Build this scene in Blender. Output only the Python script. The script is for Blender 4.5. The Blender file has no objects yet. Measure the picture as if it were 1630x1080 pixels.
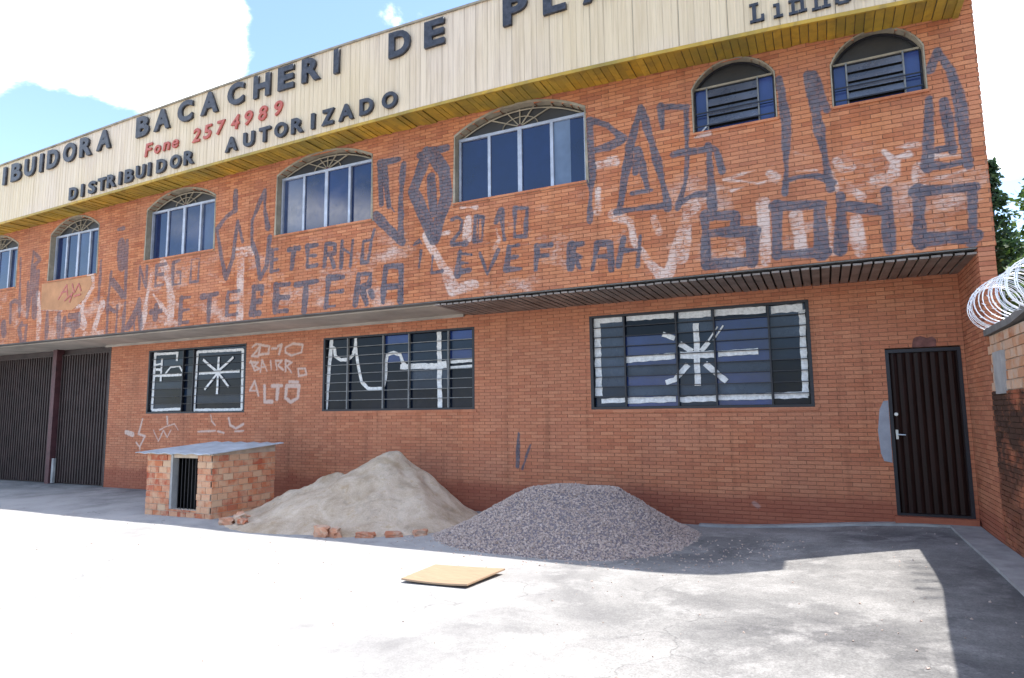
import bpy, bmesh, math, random, json
import numpy as np
from mathutils import Vector, Matrix, noise as mnoise
R = math.radians
SC = bpy.context.scene
COL = SC.collection
random.seed(7)

# ------------------------------------------------------------------ camera
cam_d = bpy.data.cameras.new('camera'); cam = bpy.data.objects.new('camera', cam_d); COL.objects.link(cam)
_y, _t, _r = -0.4490007, 0.1150976, -0.0105487
fw = Vector((math.sin(_y)*math.cos(_t), math.cos(_y)*math.cos(_t), math.sin(_t)))
rt = Vector((math.cos(_y), -math.sin(_y), 0)); up = rt.cross(fw)
RT = rt*math.cos(_r)+up*math.sin(_r); UP = up*math.cos(_r)-rt*math.sin(_r)
m = Matrix((RT, UP, -fw)).transposed().to_4x4(); m.translation = Vector((8.0, -9.7103, 1.4243))
cam.matrix_world = m
cam_d.sensor_width = 36; cam_d.lens = 22.579; cam_d.clip_end = 2000
SC.camera = cam

# ------------------------------------------------------------------ light
SUNV = Vector((.35, .165, 1)).normalized()
EL = math.asin(SUNV.z); AZ = math.atan2(SUNV.x, SUNV.y)
sun_d = bpy.data.lights.new('sun', 'SUN'); sun_d.energy = 3.5; sun_d.angle = R(.5); sun_d.color = (1, .955, .88)
sun = bpy.data.objects.new('sun', sun_d); COL.objects.link(sun)
sun.rotation_euler = SUNV.to_track_quat('Z', 'Y').to_euler(); sun.location = (12, 6, 30)

W = bpy.data.worlds.new('World'); SC.world = W; W.use_nodes = True
def world():
    nt = W.node_tree; nt.nodes.clear(); N = nt.nodes.new; L = nt.links.new
    out = N('ShaderNodeOutputWorld'); sky = N('ShaderNodeTexSky'); sky.sky_type = 'NISHITA'; sky.sun_disc = False
    sky.sun_elevation = EL; sky.sun_rotation = AZ; sky.air_density = 1.0; sky.dust_density = .6; sky.ozone_density = 1.5
    bg = N('ShaderNodeBackground'); bg.inputs[1].default_value = .15; L(sky.outputs[0], bg.inputs[0])
    bc = N('ShaderNodeBackground'); bc.inputs[1].default_value = 1.75
    tc = N('ShaderNodeTexCoord'); mp = N('ShaderNodeMapping'); mp.inputs['Scale'].default_value = (1, 1, 2.1); mp.inputs['Location'].default_value = (.37, 1.3, .2)
    L(tc.outputs['Generated'], mp.inputs[0])
    n = N('ShaderNodeTexNoise'); n.inputs['Scale'].default_value = 2.3; n.inputs['Detail'].default_value = 9; n.inputs['Roughness'].default_value = .58; n.inputs['Distortion'].default_value = .25
    L(mp.outputs[0], n.inputs[0])
    # broad cloud banks (directions in the sky) and clear gaps
    acc = n.outputs['Fac']
    for d, c0, c1, amt in BANKS:
        vm = N('ShaderNodeVectorMath'); vm.operation = 'DOT_PRODUCT'; vm.inputs[1].default_value = Vector(d).normalized(); L(tc.outputs['Generated'], vm.inputs[0])
        mr = N('ShaderNodeMapRange'); mr.interpolation_type = 'SMOOTHSTEP'; mr.inputs[1].default_value = math.cos(R(c1)); mr.inputs[2].default_value = math.cos(R(c0)); mr.inputs[3].default_value = 0; mr.inputs[4].default_value = amt
        L(vm.outputs['Value'], mr.inputs[0])
        ad = N('ShaderNodeMath'); ad.operation = 'ADD'; L(acc, ad.inputs[0]); L(mr.outputs[0], ad.inputs[1]); acc = ad.outputs[0]
    rp = N('ShaderNodeValToRGB'); rp.color_ramp.elements[0].position = .50; rp.color_ramp.elements[1].position = .60
    rp.color_ramp.interpolation = 'EASE'
    L(acc, rp.inputs[0])
    # cloud shade: a little grey towards the thick middles
    n2 = N('ShaderNodeTexNoise'); n2.inputs['Scale'].default_value = 4.5; n2.inputs['Detail'].default_value = 5; L(mp.outputs[0], n2.inputs[0])
    cr = N('ShaderNodeValToRGB'); cr.color_ramp.elements[0].color = (.80, .88, 1, 1); cr.color_ramp.elements[0].position = .3; cr.color_ramp.elements[1].color = (1, 1, 1, 1); cr.color_ramp.elements[1].position = .6
    L(n2.outputs['Fac'], cr.inputs[0]); L(cr.outputs[0], bc.inputs[0])
    mx = N('ShaderNodeMixShader'); L(rp.outputs[0], mx.inputs[0]); L(bg.outputs[0], mx.inputs[1]); L(bc.outputs[0], mx.inputs[2]); L(mx.outputs[0], out.inputs[0])
# the banks are given by their compass direction and height in the sky
BANKS = [((-.775, .44, .485), 1.0, 13, .235), ((-.45, .70, .50), 8, 26, -.16), ((-.83, .45, .31), 2, 8, -.30), ((.24, .88, .46), 2, 12, .17), ((-.2, -.95, .35), 5, 40, -.10)]
world()
SC.view_settings.view_transform = 'Standard'; SC.view_settings.look = 'None'; SC.view_settings.gamma = 1
SC.view_settings.use_curve_mapping = False; SC.view_settings.exposure = 1.38
SC.cycles.use_denoising = True
SC.cycles.max_bounces = 7; SC.cycles.diffuse_bounces = 4

# ------------------------------------------------------------------ helpers
def tag(o, label=None, cat=None, group=None, kind=None):
    if label: o['label'] = label
    if cat: o['category'] = cat
    if group: o['group'] = group
    if kind: o['kind'] = kind
    return o
def empty(name, loc=(0, 0, 0), rz=0, parent=None):
    o = bpy.data.objects.new(name, None); COL.objects.link(o); o.location = loc; o.rotation_euler = (0, 0, rz); o.empty_display_size = .2
    if parent: o.parent = parent
    return o
class MB:
    def __init__(s): s.v = []; s.f = []
    def quad(s, *p):
        n = len(s.v); s.v += [tuple(q) for q in p]; s.f.append(tuple(range(n, n+len(p)))); return s
    def box(s, x0, x1, y0, y1, z0, z1):
        n = len(s.v)
        s.v += [(x0,y0,z0),(x1,y0,z0),(x1,y1,z0),(x0,y1,z0),(x0,y0,z1),(x1,y0,z1),(x1,y1,z1),(x0,y1,z1)]
        s.f += [tuple(n+i for i in q) for q in ((0,3,2,1),(4,5,6,7),(0,1,5,4),(1,2,6,5),(2,3,7,6),(3,0,4,7))]; return s
    def hexa(s, p):   # eight corners in box order
        n = len(s.v); s.v += [tuple(q) for q in p]
        s.f += [tuple(n+i for i in q) for q in ((0,3,2,1),(4,5,6,7),(0,1,5,4),(1,2,6,5),(2,3,7,6),(3,0,4,7))]; return s
    def bar(s, a, b, w, h=None):   # square bar between two points
        h = h or w; a = Vector(a); b = Vector(b); d = (b-a).normalized()
        ref = Vector((0, 1, 0)) if abs(d.y) < .9 else Vector((1, 0, 0))
        u = d.cross(ref).normalized()*w/2; v = d.cross(u).normalized()*h/2
        return s.hexa([a-u-v, a+u-v, b+u-v, b-u-v, a-u+v, a+u+v, b+u+v, b-u+v])
    def tube(s, pts, rad, k=6, cap=True):
        pts = [Vector(p) for p in pts]; rad = rad if isinstance(rad, (list, tuple)) else [rad]*len(pts); base = len(s.v)
        prev = None
        for i, p in enumerate(pts):
            d = (pts[min(i+1, len(pts)-1)]-pts[max(i-1, 0)]).normalized()
            if prev is None:
                prev = d.cross(Vector((0, 0, 1)) if abs(d.z) < .9 else Vector((1, 0, 0))).normalized()
            u = (prev-d*prev.dot(d)).normalized(); prev = u; w = d.cross(u)
            for j in range(k):
                a = 2*math.pi*j/k; s.v.append(tuple(p+(u*math.cos(a)+w*math.sin(a))*rad[i]))
        for i in range(len(pts)-1):
            for j in range(k):
                s.f.append((base+i*k+j, base+i*k+(j+1) % k, base+(i+1)*k+(j+1) % k, base+(i+1)*k+j))
        if cap:
            s.f.append(tuple(base+j for j in range(k))[::-1]); s.f.append(tuple(base+(len(pts)-1)*k+j for j in range(k)))
        return s
    def build(s, name, mat, parent=None, smooth=False, bevel=0):
        me = bpy.data.meshes.new(name); me.from_pydata(s.v, [], s.f); me.materials.append(mat)
        if smooth: me.polygons.foreach_set('use_smooth', [True]*len(me.polygons))
        me.update()
        o = bpy.data.objects.new(name, me); COL.objects.link(o)
        if parent: o.parent = parent
        if bevel:
            b = o.modifiers.new('bevel', 'BEVEL'); b.width = bevel; b.segments = 2; b.limit_method = 'ANGLE'
        return o
def share(name, me, parent, loc, rot=None, scale=None):
    o = bpy.data.objects.new(name, me); COL.objects.link(o); o.parent = parent; o.location = loc
    if rot: o.rotation_euler = rot
    if scale: o.scale = scale
    return o

# ------------------------------------------------------------------ materials
class NT:
    def __init__(s, name):
        s.m = bpy.data.materials.new(name); s.m.use_nodes = True; s.t = s.m.node_tree; s.t.nodes.clear()
        s.out = s.n('ShaderNodeOutputMaterial'); s.p = s.n('ShaderNodeBsdfPrincipled'); s.l(s.p.outputs[0], s.out.inputs[0])
        g = s.n('ShaderNodeNewGeometry'); s.pos = g.outputs['Position']; s.geo = g
    def n(s, k): return s.t.nodes.new(k)
    def l(s, a, b): s.t.links.new(a, b)
    def setv(s, sock, v):
        if hasattr(v, 'is_linked') or hasattr(v, 'links'): s.l(v, sock)
        elif isinstance(v, (tuple, list)) and len(v) == 3 and sock.type == 'RGBA': sock.default_value = (*v, 1)
        else: sock.default_value = v
    def math(s, op, a, b=None, clamp=False):
        n = s.n('ShaderNodeMath'); n.operation = op; n.use_clamp = clamp; s.setv(n.inputs[0], a)
        if b is not None: s.setv(n.inputs[1], b)
        return n.outputs[0]
    def mix(s, f, a, b, mode='MIX'):
        n = s.n('ShaderNodeMix'); n.data_type = 'RGBA'; n.blend_type = mode; s.setv(n.inputs['Factor'], f); s.setv(n.inputs[6], a); s.setv(n.inputs[7], b); return n.outputs[2]
    def noise(s, scale=5, detail=4, rough=.5, vec=None, stretch=None, dist=0, loc=None):
        n = s.n('ShaderNodeTexNoise'); n.inputs['Scale'].default_value = scale; n.inputs['Detail'].default_value = detail; n.inputs['Roughness'].default_value = rough; n.inputs['Distortion'].default_value = dist
        v = vec or s.pos
        if stretch or loc:
            mp = s.n('ShaderNodeMapping'); mp.inputs['Scale'].default_value = stretch or (1, 1, 1); mp.inputs['Location'].default_value = loc or (0, 0, 0); s.l(v, mp.inputs[0]); v = mp.outputs[0]
        s.l(v, n.inputs[0]); return n.outputs['Fac']
    def ramp(s, f, *st, ease=False):
        n = s.n('ShaderNodeValToRGB'); e = n.color_ramp.elements
        while len(e) < len(st): e.new(.5)
        for i, (p, c) in enumerate(st):
            e[i].position = p; e[i].color = (c, c, c, 1) if isinstance(c, (int, float)) else (*c, 1)
        s.l(f, n.inputs[0]); return n.outputs[0]
    def xyz(s):
        n = s.n('ShaderNodeSeparateXYZ'); s.l(s.pos, n.inputs[0]); return n.outputs
    def comb(s, x, y, z=0):
        n = s.n('ShaderNodeCombineXYZ'); s.setv(n.inputs[0], x); s.setv(n.inputs[1], y); s.setv(n.inputs[2], z); return n.outputs[0]
    def bump(s, h, st=.3, d=.01):
        n = s.n('ShaderNodeBump'); n.inputs['Strength'].default_value = st; n.inputs['Distance'].default_value = d; s.l(h, n.inputs['Height']); s.l(n.outputs[0], s.p.inputs['Normal'])
    def fin(s, col=None, rough=.8, metal=0, spec=None):
        if col is not None: s.setv(s.p.inputs['Base Color'], col)
        s.setv(s.p.inputs['Roughness'], rough); s.p.inputs['Metallic'].default_value = metal
        if spec is not None: s.p.inputs['Specular IOR Level'].default_value = spec
        return s.m
def plain(name, col, rough=.7, metal=0, var=.25, scale=6, spec=None, bump=.0, stretch=None):
    t = NT(name); n = t.noise(scale, 5, .6, stretch=stretch)
    c0 = tuple(c*(1-var) for c in col); c1 = tuple(min(1, c*(1+var)) for c in col)
    c = t.ramp(n, (.3, c0), (.7, c1))
    if bump: t.bump(t.noise(scale*8, 4), bump, .01)
    return t.fin(c, rough, metal, spec)

# ---- painted lettering on the walls: strokes (x, z) in metres rasterised into one image per wall, mapped by place
UPS = json.loads('''[[0,0.098,-9.21,5.25,-9.07,3.83],[0,0.085,-8.82,4.64,-8.75,3.8],[0,0.093,-8.7,5.36,-8.38,5.13,-8.65,4.99,-8.72,4.8],[0,0.102,-8.69,5.33,-8.72,5.0,-8.68,4.29,-8.75,3.8],[0,0.137,-8.44,4.83,-8.44,3.78],[0,0.162,-8.62,4.99,-8.47,3.81],[0,0.073,-9.51,4.17,-9.32,4.24,-9.11,4.17,-9.09,3.83],[0,0.089,-9.48,4.14,-9.44,3.71],[0,0.194,-9.74,3.71,-9.66,3.47],[0,0.136,-8.95,3.65,-9.03,3.52,-8.89,3.2],[0,0.129,-8.75,3.58,-8.77,3.22],[0,0.087,-8.97,3.62,-8.72,3.58],[0,0.126,-7.94,3.82,-7.92,3.25],[0,0.133,-7.49,3.76,-7.43,3.25],[0,0.126,-7.25,3.64,-7.29,3.24],[0,0.133,-7.08,3.68,-6.74,3.7,-6.76,3.47,-7.24,3.5],[0,0.084,-6.91,3.48,-6.91,3.25],[0,0.081,-6.07,4.84,-6.07,3.96],[0,0.077,-5.68,4.54,-5.74,3.9],[0,0.212,-5.42,5.15,-5.34,4.65],[0,0.077,-5.21,5.17,-5.16,3.93],[0,0.149,-5.62,4.33,-5.24,3.99],[0,0.11,-5.53,5.47,-5.34,5.47],[0,0.093,-5.73,3.78,-5.48,3.66],[0,0.099,-5.73,3.78,-5.71,3.22],[0,0.077,-5.41,3.78,-5.4,3.2],[0,0.093,-5.15,3.83,-5.17,3.24],[0,0.1,-4.69,3.79,-5.06,3.28],[0,0.108,-4.72,3.74,-4.61,3.25],[0,0.074,-4.86,3.61,-4.79,3.21],[1,0.151,-6.37,4.56,-6.35,4.29,-6.57,4.0,-6.66,3.7,-6.55,3.45],[1,0.141,-5.94,3.87,-6.1,3.47,-6.16,3.3],[1,0.092,-6.48,3.22,-5.87,3.23],[1,0.086,-6.68,3.88,-6.89,3.87],[1,0.131,-8.37,4.29,-8.25,3.71,-8.24,3.27],[1,0.065,-8.14,3.93,-7.41,3.86],[2,0.047,-7.52,4.03,-7.13,4.48,-7.15,4.24,-7.37,4.26],[2,0.048,-6.95,4.43,-6.74,4.44,-6.96,4.14,-7.11,3.94],[2,0.039,-6.78,4.39,-6.56,4.37,-6.91,4.08],[2,0.037,-6.8,4.23,-6.61,4.0],[0,0.081,-4.73,4.56,-4.72,4.09],[0,0.075,-4.73,4.56,-4.52,4.1],[0,0.08,-4.51,4.54,-4.49,4.1],[0,0.093,-4.2,4.51,-4.21,4.1],[0,0.069,-4.2,4.52,-3.92,4.53],[0,0.068,-4.21,4.32,-3.99,4.32],[0,0.068,-4.21,4.1,-3.97,4.1],[0,0.087,-3.52,4.55,-3.69,4.52,-3.67,4.07,-3.45,4.07,-3.46,4.31,-3.57,4.31],[0,0.055,-3.15,4.53,-3.16,4.07,-2.94,4.07,-2.93,4.53,-3.15,4.53],[0,0.098,-4.83,3.39,-4.69,3.85,-4.6,3.29],[0,0.071,-4.8,3.56,-4.63,3.58],[0,0.104,-5.01,3.28,-4.83,3.39],[0,0.119,-4.15,3.69,-4.16,3.43],[0,0.082,-4.3,3.57,-3.99,3.56],[0,0.121,-3.4,3.77,-3.41,3.26],[0,0.076,-3.4,3.77,-3.14,3.77],[0,0.077,-3.39,3.52,-3.16,3.53],[0,0.078,-3.43,3.27,-3.17,3.28],[0,0.098,-2.8,3.75,-2.37,3.77],[0,0.115,-2.58,3.75,-2.59,3.26],[0,0.104,-2.09,3.78,-2.1,3.33],[0,0.077,-2.09,3.77,-1.79,3.77],[0,0.077,-2.08,3.55,-1.8,3.56],[0,0.078,-2.1,3.32,-1.83,3.33],[0,0.095,-1.4,3.8,-1.46,3.31,-1.25,3.3],[0,0.084,-1.42,3.8,-1.2,3.79,-1.2,3.65],[0,0.064,-1.45,3.52,-1.24,3.51],[0,0.129,-1.99,5.75,-1.99,5.36],[0,0.096,-1.99,5.36,-2.23,5.26,-2.47,5.04,-2.3,4.46,-2.16,4.04],[0,0.092,-2.16,4.04,-2.0,4.43,-1.9,5.13],[0,0.084,-1.9,5.13,-1.75,4.72],[0,0.1,-1.22,5.62,-1.52,5.1,-1.51,4.69,-1.37,4.41,-1.26,3.97],[0,0.091,-1.21,5.59,-1.2,5.24,-1.11,4.91],[0,0.093,-1.26,3.97,-1.11,4.17,-1.05,4.69],[1,0.065,-1.97,4.59,-1.52,4.56],[1,0.077,-1.96,4.46,-1.48,4.45],[1,0.14,-1.78,4.45,-1.76,3.22],[1,0.101,-4.34,4.34,-4.47,3.83,-4.55,3.25],[1,0.163,-4.01,4.54,-3.81,4.23,-3.69,3.76,-3.7,3.31],[1,0.083,-3.83,3.29,-3.53,3.3],[1,0.074,-4.26,3.93,-3.8,3.49],[0,0.089,-0.98,4.46,-0.98,4.06],[0,0.069,-0.98,4.46,-0.84,4.46],[0,0.069,-0.97,4.27,-0.85,4.27],[0,0.068,-0.98,4.06,-0.82,4.06],[0,0.068,-0.58,4.41,-0.33,4.41],[0,0.095,-0.44,4.41,-0.49,4.06],[0,0.085,-0.12,4.42,-0.12,4.05,0.1,4.05],[0,0.067,-0.12,4.42,0.11,4.42],[0,0.065,-0.11,4.24,0.08,4.23],[0,0.086,0.27,4.0,0.3,4.41,0.5,4.38,0.5,4.22,0.3,4.22],[0,0.083,0.41,4.2,0.49,3.99],[0,0.085,0.66,4.41,0.65,3.96],[0,0.068,0.66,4.29,0.88,4.15],[0,0.083,0.89,4.4,0.85,3.95],[0,0.078,1.34,4.52,1.28,4.3,1.23,3.98,1.09,3.98,1.12,4.35,1.27,4.36],[0,0.133,-0.85,3.79,-0.85,3.3],[0,0.084,-0.85,3.79,-0.54,3.78],[0,0.084,-0.84,3.55,-0.55,3.54],[0,0.084,-0.85,3.3,-0.56,3.29],[0,0.085,-1.19,3.75,-1.4,3.78,-1.38,3.28],[0,0.068,-1.39,3.55,-1.21,3.55],[0,0.103,-0.38,3.75,0.13,3.77],[0,0.112,-0.13,3.71,-0.17,3.26],[0,0.123,0.37,3.8,0.33,3.29],[0,0.081,0.37,3.79,0.71,3.78],[0,0.081,0.36,3.53,0.68,3.53],[0,0.08,0.29,3.29,0.53,3.29],[0,0.108,1.03,3.79,0.97,3.28],[0,0.096,1.03,3.79,1.29,3.78,1.25,3.6,1.03,3.54],[0,0.098,1.1,3.53,1.21,3.27],[0,0.091,1.29,3.46,1.33,3.37],[0,0.104,1.59,3.84,1.54,3.27],[0,0.098,1.59,3.86,1.91,3.84,1.9,3.27],[0,0.087,1.57,3.52,1.9,3.51],[0,0.097,1.44,5.67,1.83,5.67],[0,0.08,1.44,5.67,1.49,4.95],[0,0.092,1.54,5.59,1.6,5.18,1.65,4.89],[0,0.037,1.67,4.89,1.76,4.77],[0,0.123,1.93,5.55,1.88,4.97,1.89,4.25],[0,0.158,1.35,4.77,1.92,4.24],[0,0.056,2.15,4.16,2.28,4.2],[0,0.073,2.29,4.04,2.25,3.77],[0,0.188,2.39,5.66,2.13,5.08,2.54,4.21],[0,0.186,2.54,4.21,2.77,4.9,2.72,5.31,2.49,5.64],[0,0.157,2.47,5.23,2.52,4.65],[0,0.108,2.25,5.65,2.77,5.69],[0,0.076,2.87,4.48,2.97,4.51,3.06,4.44,3.02,4.27,2.87,4.12,2.87,4.08,3.12,4.06],[0,0.072,3.29,4.47,3.28,4.07,3.41,4.07,3.43,4.44,3.29,4.47],[0,0.041,3.35,4.43,3.34,4.08],[0,0.088,3.65,4.32,3.74,4.5,3.79,4.04],[0,0.063,3.98,4.5,3.96,4.06,4.14,4.05,4.18,4.47,3.98,4.5],[0,0.043,2.16,4.19,2.25,4.24,2.3,4.16],[0,0.061,2.28,4.05,2.25,3.76],[0,0.074,2.51,3.92,2.49,3.66,2.68,3.67],[0,0.091,3.02,3.94,2.97,3.59],[0,0.062,2.99,3.92,3.22,3.87],[0,0.062,2.99,3.77,3.16,3.75],[0,0.067,2.99,3.63,3.18,3.64],[0,0.069,3.37,3.88,3.5,3.53,3.69,3.89],[0,0.081,3.87,3.92,3.82,3.57],[0,0.06,3.87,3.92,4.02,3.92],[0,0.06,3.87,3.75,4.0,3.75],[0,0.06,3.82,3.57,4.06,3.56],[0,0.081,4.33,3.87,4.3,3.52],[0,0.062,4.33,3.87,4.55,3.86],[0,0.059,4.32,3.71,4.49,3.71],[1,0.124,2.39,4.28,2.5,4.06,2.65,3.81,2.8,3.57,2.89,3.34],[1,0.124,3.16,4.46,3.14,4.16],[1,0.066,3.04,4.65,3.31,4.62],[1,0.063,3.65,4.22,3.71,4.05,3.63,3.94],[1,0.082,2.87,3.32,3.3,3.41],[1,0.053,2.67,4.28,2.8,4.28],[0,0.095,5.19,5.62,5.2,4.88,5.15,4.14],[0,0.087,5.18,5.63,5.44,5.51,5.67,5.26,5.48,5.19,5.22,5.16],[0,0.085,5.94,5.66,5.78,5.16,5.59,4.2],[0,0.095,5.94,5.66,6.08,5.12,6.25,4.27,6.26,4.15],[0,0.087,5.55,4.21,6.23,4.2],[0,0.09,5.88,5.04,6.0,4.44],[0,0.077,5.78,4.44,6.05,4.44],[0,0.058,5.88,5.01,5.83,4.72],[0,0.08,6.22,5.62,6.23,5.29],[0,0.076,6.21,5.6,6.57,5.52],[0,0.078,6.56,5.47,6.54,4.76,6.5,4.45,6.39,4.13],[0,0.108,6.38,4.89,6.77,4.88],[0,0.074,6.4,4.18,6.56,4.27,6.73,4.29],[0,0.113,4.87,3.82,4.85,3.49],[0,0.066,4.87,3.82,5.03,3.82],[0,0.071,4.89,3.66,5.01,3.62],[0,0.073,4.92,3.63,4.99,3.47],[0,0.087,5.26,3.79,5.17,3.43],[0,0.086,5.26,3.79,5.44,3.77,5.45,3.4],[0,0.083,5.23,3.6,5.43,3.59],[0,0.078,5.64,3.82,5.55,3.44],[0,0.078,5.87,3.82,5.82,3.41],[0,0.072,5.61,3.65,5.86,3.63],[1,0.101,5.5,4.19,5.75,4.03,5.79,3.73,5.97,3.46,6.15,3.25],[1,0.115,6.58,4.17,6.4,3.75,6.25,3.29],[1,0.113,6.48,3.95,6.6,4.12],[1,0.085,6.06,4.03,6.13,3.83],[1,0.092,5.28,4.56,5.27,4.25],[1,0.07,5.29,4.94,5.55,4.95],[0,0.106,6.43,4.91,6.82,4.87],[0,0.095,6.82,4.93,6.92,4.83,6.98,4.54],[0,0.096,6.83,4.87,6.83,4.54,6.84,4.06],[0,0.073,6.46,4.22,6.64,4.3,6.79,4.27],[0,0.078,7.73,5.64,7.78,5.05,7.75,4.38,7.72,4.13],[0,0.078,7.73,4.28,7.87,4.31,8.09,4.29,8.26,4.17],[0,0.09,8.06,5.62,8.12,5.16,8.18,4.58,8.23,4.09],[0,0.075,8.12,5.6,8.25,5.1],[0,0.099,8.09,5.58,8.14,5.13],[0,0.116,6.74,3.98,6.72,3.32],[0,0.108,6.73,3.95,7.11,3.94],[0,0.088,7.12,3.92,7.1,3.73],[0,0.117,6.74,3.74,7.35,3.69],[0,0.156,7.31,3.67,7.29,3.3],[0,0.121,6.72,3.33,7.31,3.31],[0,0.114,7.62,3.99,7.59,3.33],[0,0.117,7.59,3.97,8.14,3.92],[0,0.153,8.1,3.9,8.08,3.3],[0,0.116,7.58,3.35,8.13,3.33],[0,0.128,8.33,3.99,8.29,3.32],[0,0.135,8.34,3.87,8.79,3.74],[0,0.134,8.81,3.96,8.8,3.27],[0,0.115,9.13,3.94,9.1,3.29],[0,0.114,9.09,3.92,9.65,3.88],[0,0.093,9.63,3.88,9.59,3.25],[0,0.143,9.09,3.35,9.63,3.33],[0,0.107,9.43,5.56,9.35,5.34],[0,0.084,9.3,5.0,9.24,4.18],[0,0.101,9.43,5.54,9.54,5.29,9.61,4.8,9.62,4.14],[0,0.084,9.22,4.21,9.43,4.17,9.64,4.2],[0,0.076,9.45,4.94,9.49,4.32],[0,0.054,9.34,4.37,9.51,4.37],[1,0.026,8.8,4.49,9.17,4.47],[1,0.083,8.82,4.46,8.92,4.32,8.89,4.16],[1,0.05,8.92,4.36,9.06,4.38],[1,0.088,8.7,4.13,8.84,4.12],[1,0.031,8.36,4.2,8.81,4.06],[1,0.047,8.37,4.4,8.49,4.4],[1,0.06,9.14,4.2,9.14,3.99],[1,0.039,9.14,4.0,9.59,4.09],[1,0.091,8.47,3.69,8.49,3.26],[1,0.09,8.49,4.02,8.55,3.95],[1,0.025,9.27,4.31,9.59,4.27],[1,0.025,7.0,4.43,7.6,4.51],[1,0.03,7.0,4.43,7.41,4.31,7.64,4.32],[1,0.106,7.55,4.42,7.62,4.35],[1,0.031,6.65,5.07,6.85,5.08],[1,0.025,7.09,4.26,7.24,4.29],[1,0.105,7.45,4.02,7.45,3.27],[1,0.123,7.83,3.81,7.86,3.4],[1,0.102,8.32,4.43,8.39,4.32,8.48,4.32],[1,0.057,8.25,4.29,8.29,4.08],[1,0.104,6.53,4.18,6.51,3.73,6.42,3.42],[1,0.061,8.19,3.75,8.23,3.31],[1,0.034,7.86,4.62,8.1,4.52],[1,0.044,7.83,4.39,8.09,4.36]]''')
LOS = json.loads('''[[1,0.038,-2.72,2.86,-2.62,2.92,-2.48,2.9,-2.6,2.77,-2.73,2.67,-2.55,2.66],[1,0.031,-2.48,2.89,-2.54,2.69,-2.26,2.7,-2.24,2.85,-2.48,2.89],[1,0.032,-2.16,2.8,-2.03,2.8],[1,0.052,-2.0,2.84,-1.9,2.87,-1.96,2.68],[1,0.037,-1.79,2.8,-1.59,2.87,-1.33,2.83,-1.36,2.68,-1.62,2.63,-1.79,2.7,-1.79,2.8],[1,0.04,-2.75,2.57,-2.63,2.36,-2.49,2.4,-2.64,2.46,-2.54,2.53,-2.78,2.54],[1,0.035,-2.47,2.32,-2.43,2.57,-2.28,2.34],[1,0.032,-2.46,2.43,-2.32,2.43],[1,0.044,-2.19,2.54,-2.16,2.36],[1,0.033,-2.01,2.36,-2.05,2.54,-1.88,2.54,-1.98,2.44,-1.84,2.35],[1,0.034,-1.77,2.32,-1.78,2.54,-1.61,2.49,-1.74,2.42,-1.61,2.29],[1,0.037,-1.44,2.36,-1.25,2.35,-1.21,2.23,-1.41,2.21,-1.44,2.36],[1,0.05,-2.75,1.95,-2.62,2.15,-2.5,1.84],[1,0.036,-2.75,1.95,-2.58,1.94],[1,0.063,-2.34,2.04,-2.32,1.71,-2.12,1.71],[1,0.05,-2.13,2.03,-1.86,2.03],[1,0.066,-1.96,2.03,-1.98,1.76],[1,0.059,-1.73,2.02,-1.75,1.78,-1.61,1.69,-1.42,1.77,-1.4,2.01,-1.73,2.02],[1,0.04,-1.66,2.1,-1.43,2.09],[1,0.046,-6.13,1.38,-6.24,1.04,-6.01,0.99,-6.17,0.76,-6.16,0.68],[1,0.037,-6.31,0.85,-6.17,0.74],[1,0.099,-6.7,1.08,-6.45,1.03],[1,0.044,-5.29,1.43,-5.26,1.27],[1,0.025,-5.52,1.13,-5.31,1.21,-5.03,1.27,-4.9,1.13],[1,0.038,-3.88,1.45,-3.85,1.32,-3.74,1.24],[1,0.032,-3.34,1.39,-3.29,1.24,-3.11,1.17,-2.9,1.26],[1,0.027,-4.26,1.1,-3.73,1.12],[1,0.022,-5.73,1.13,-5.54,0.88,-5.39,1.13,-5.25,0.97,-5.14,1.13],[1,0.026,-3.14,1.11,-2.89,1.12],[1,0.022,-3.65,1.11,-3.47,1.08],[0,0.069,3.43,1.09,3.4,0.56],[0,0.045,3.64,0.91,3.58,0.77,3.49,0.52],[1,0.043,7.04,0.15,7.09,0.11],[1,0.034,0.69,-0.07,1.24,-0.08]]''')
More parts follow.
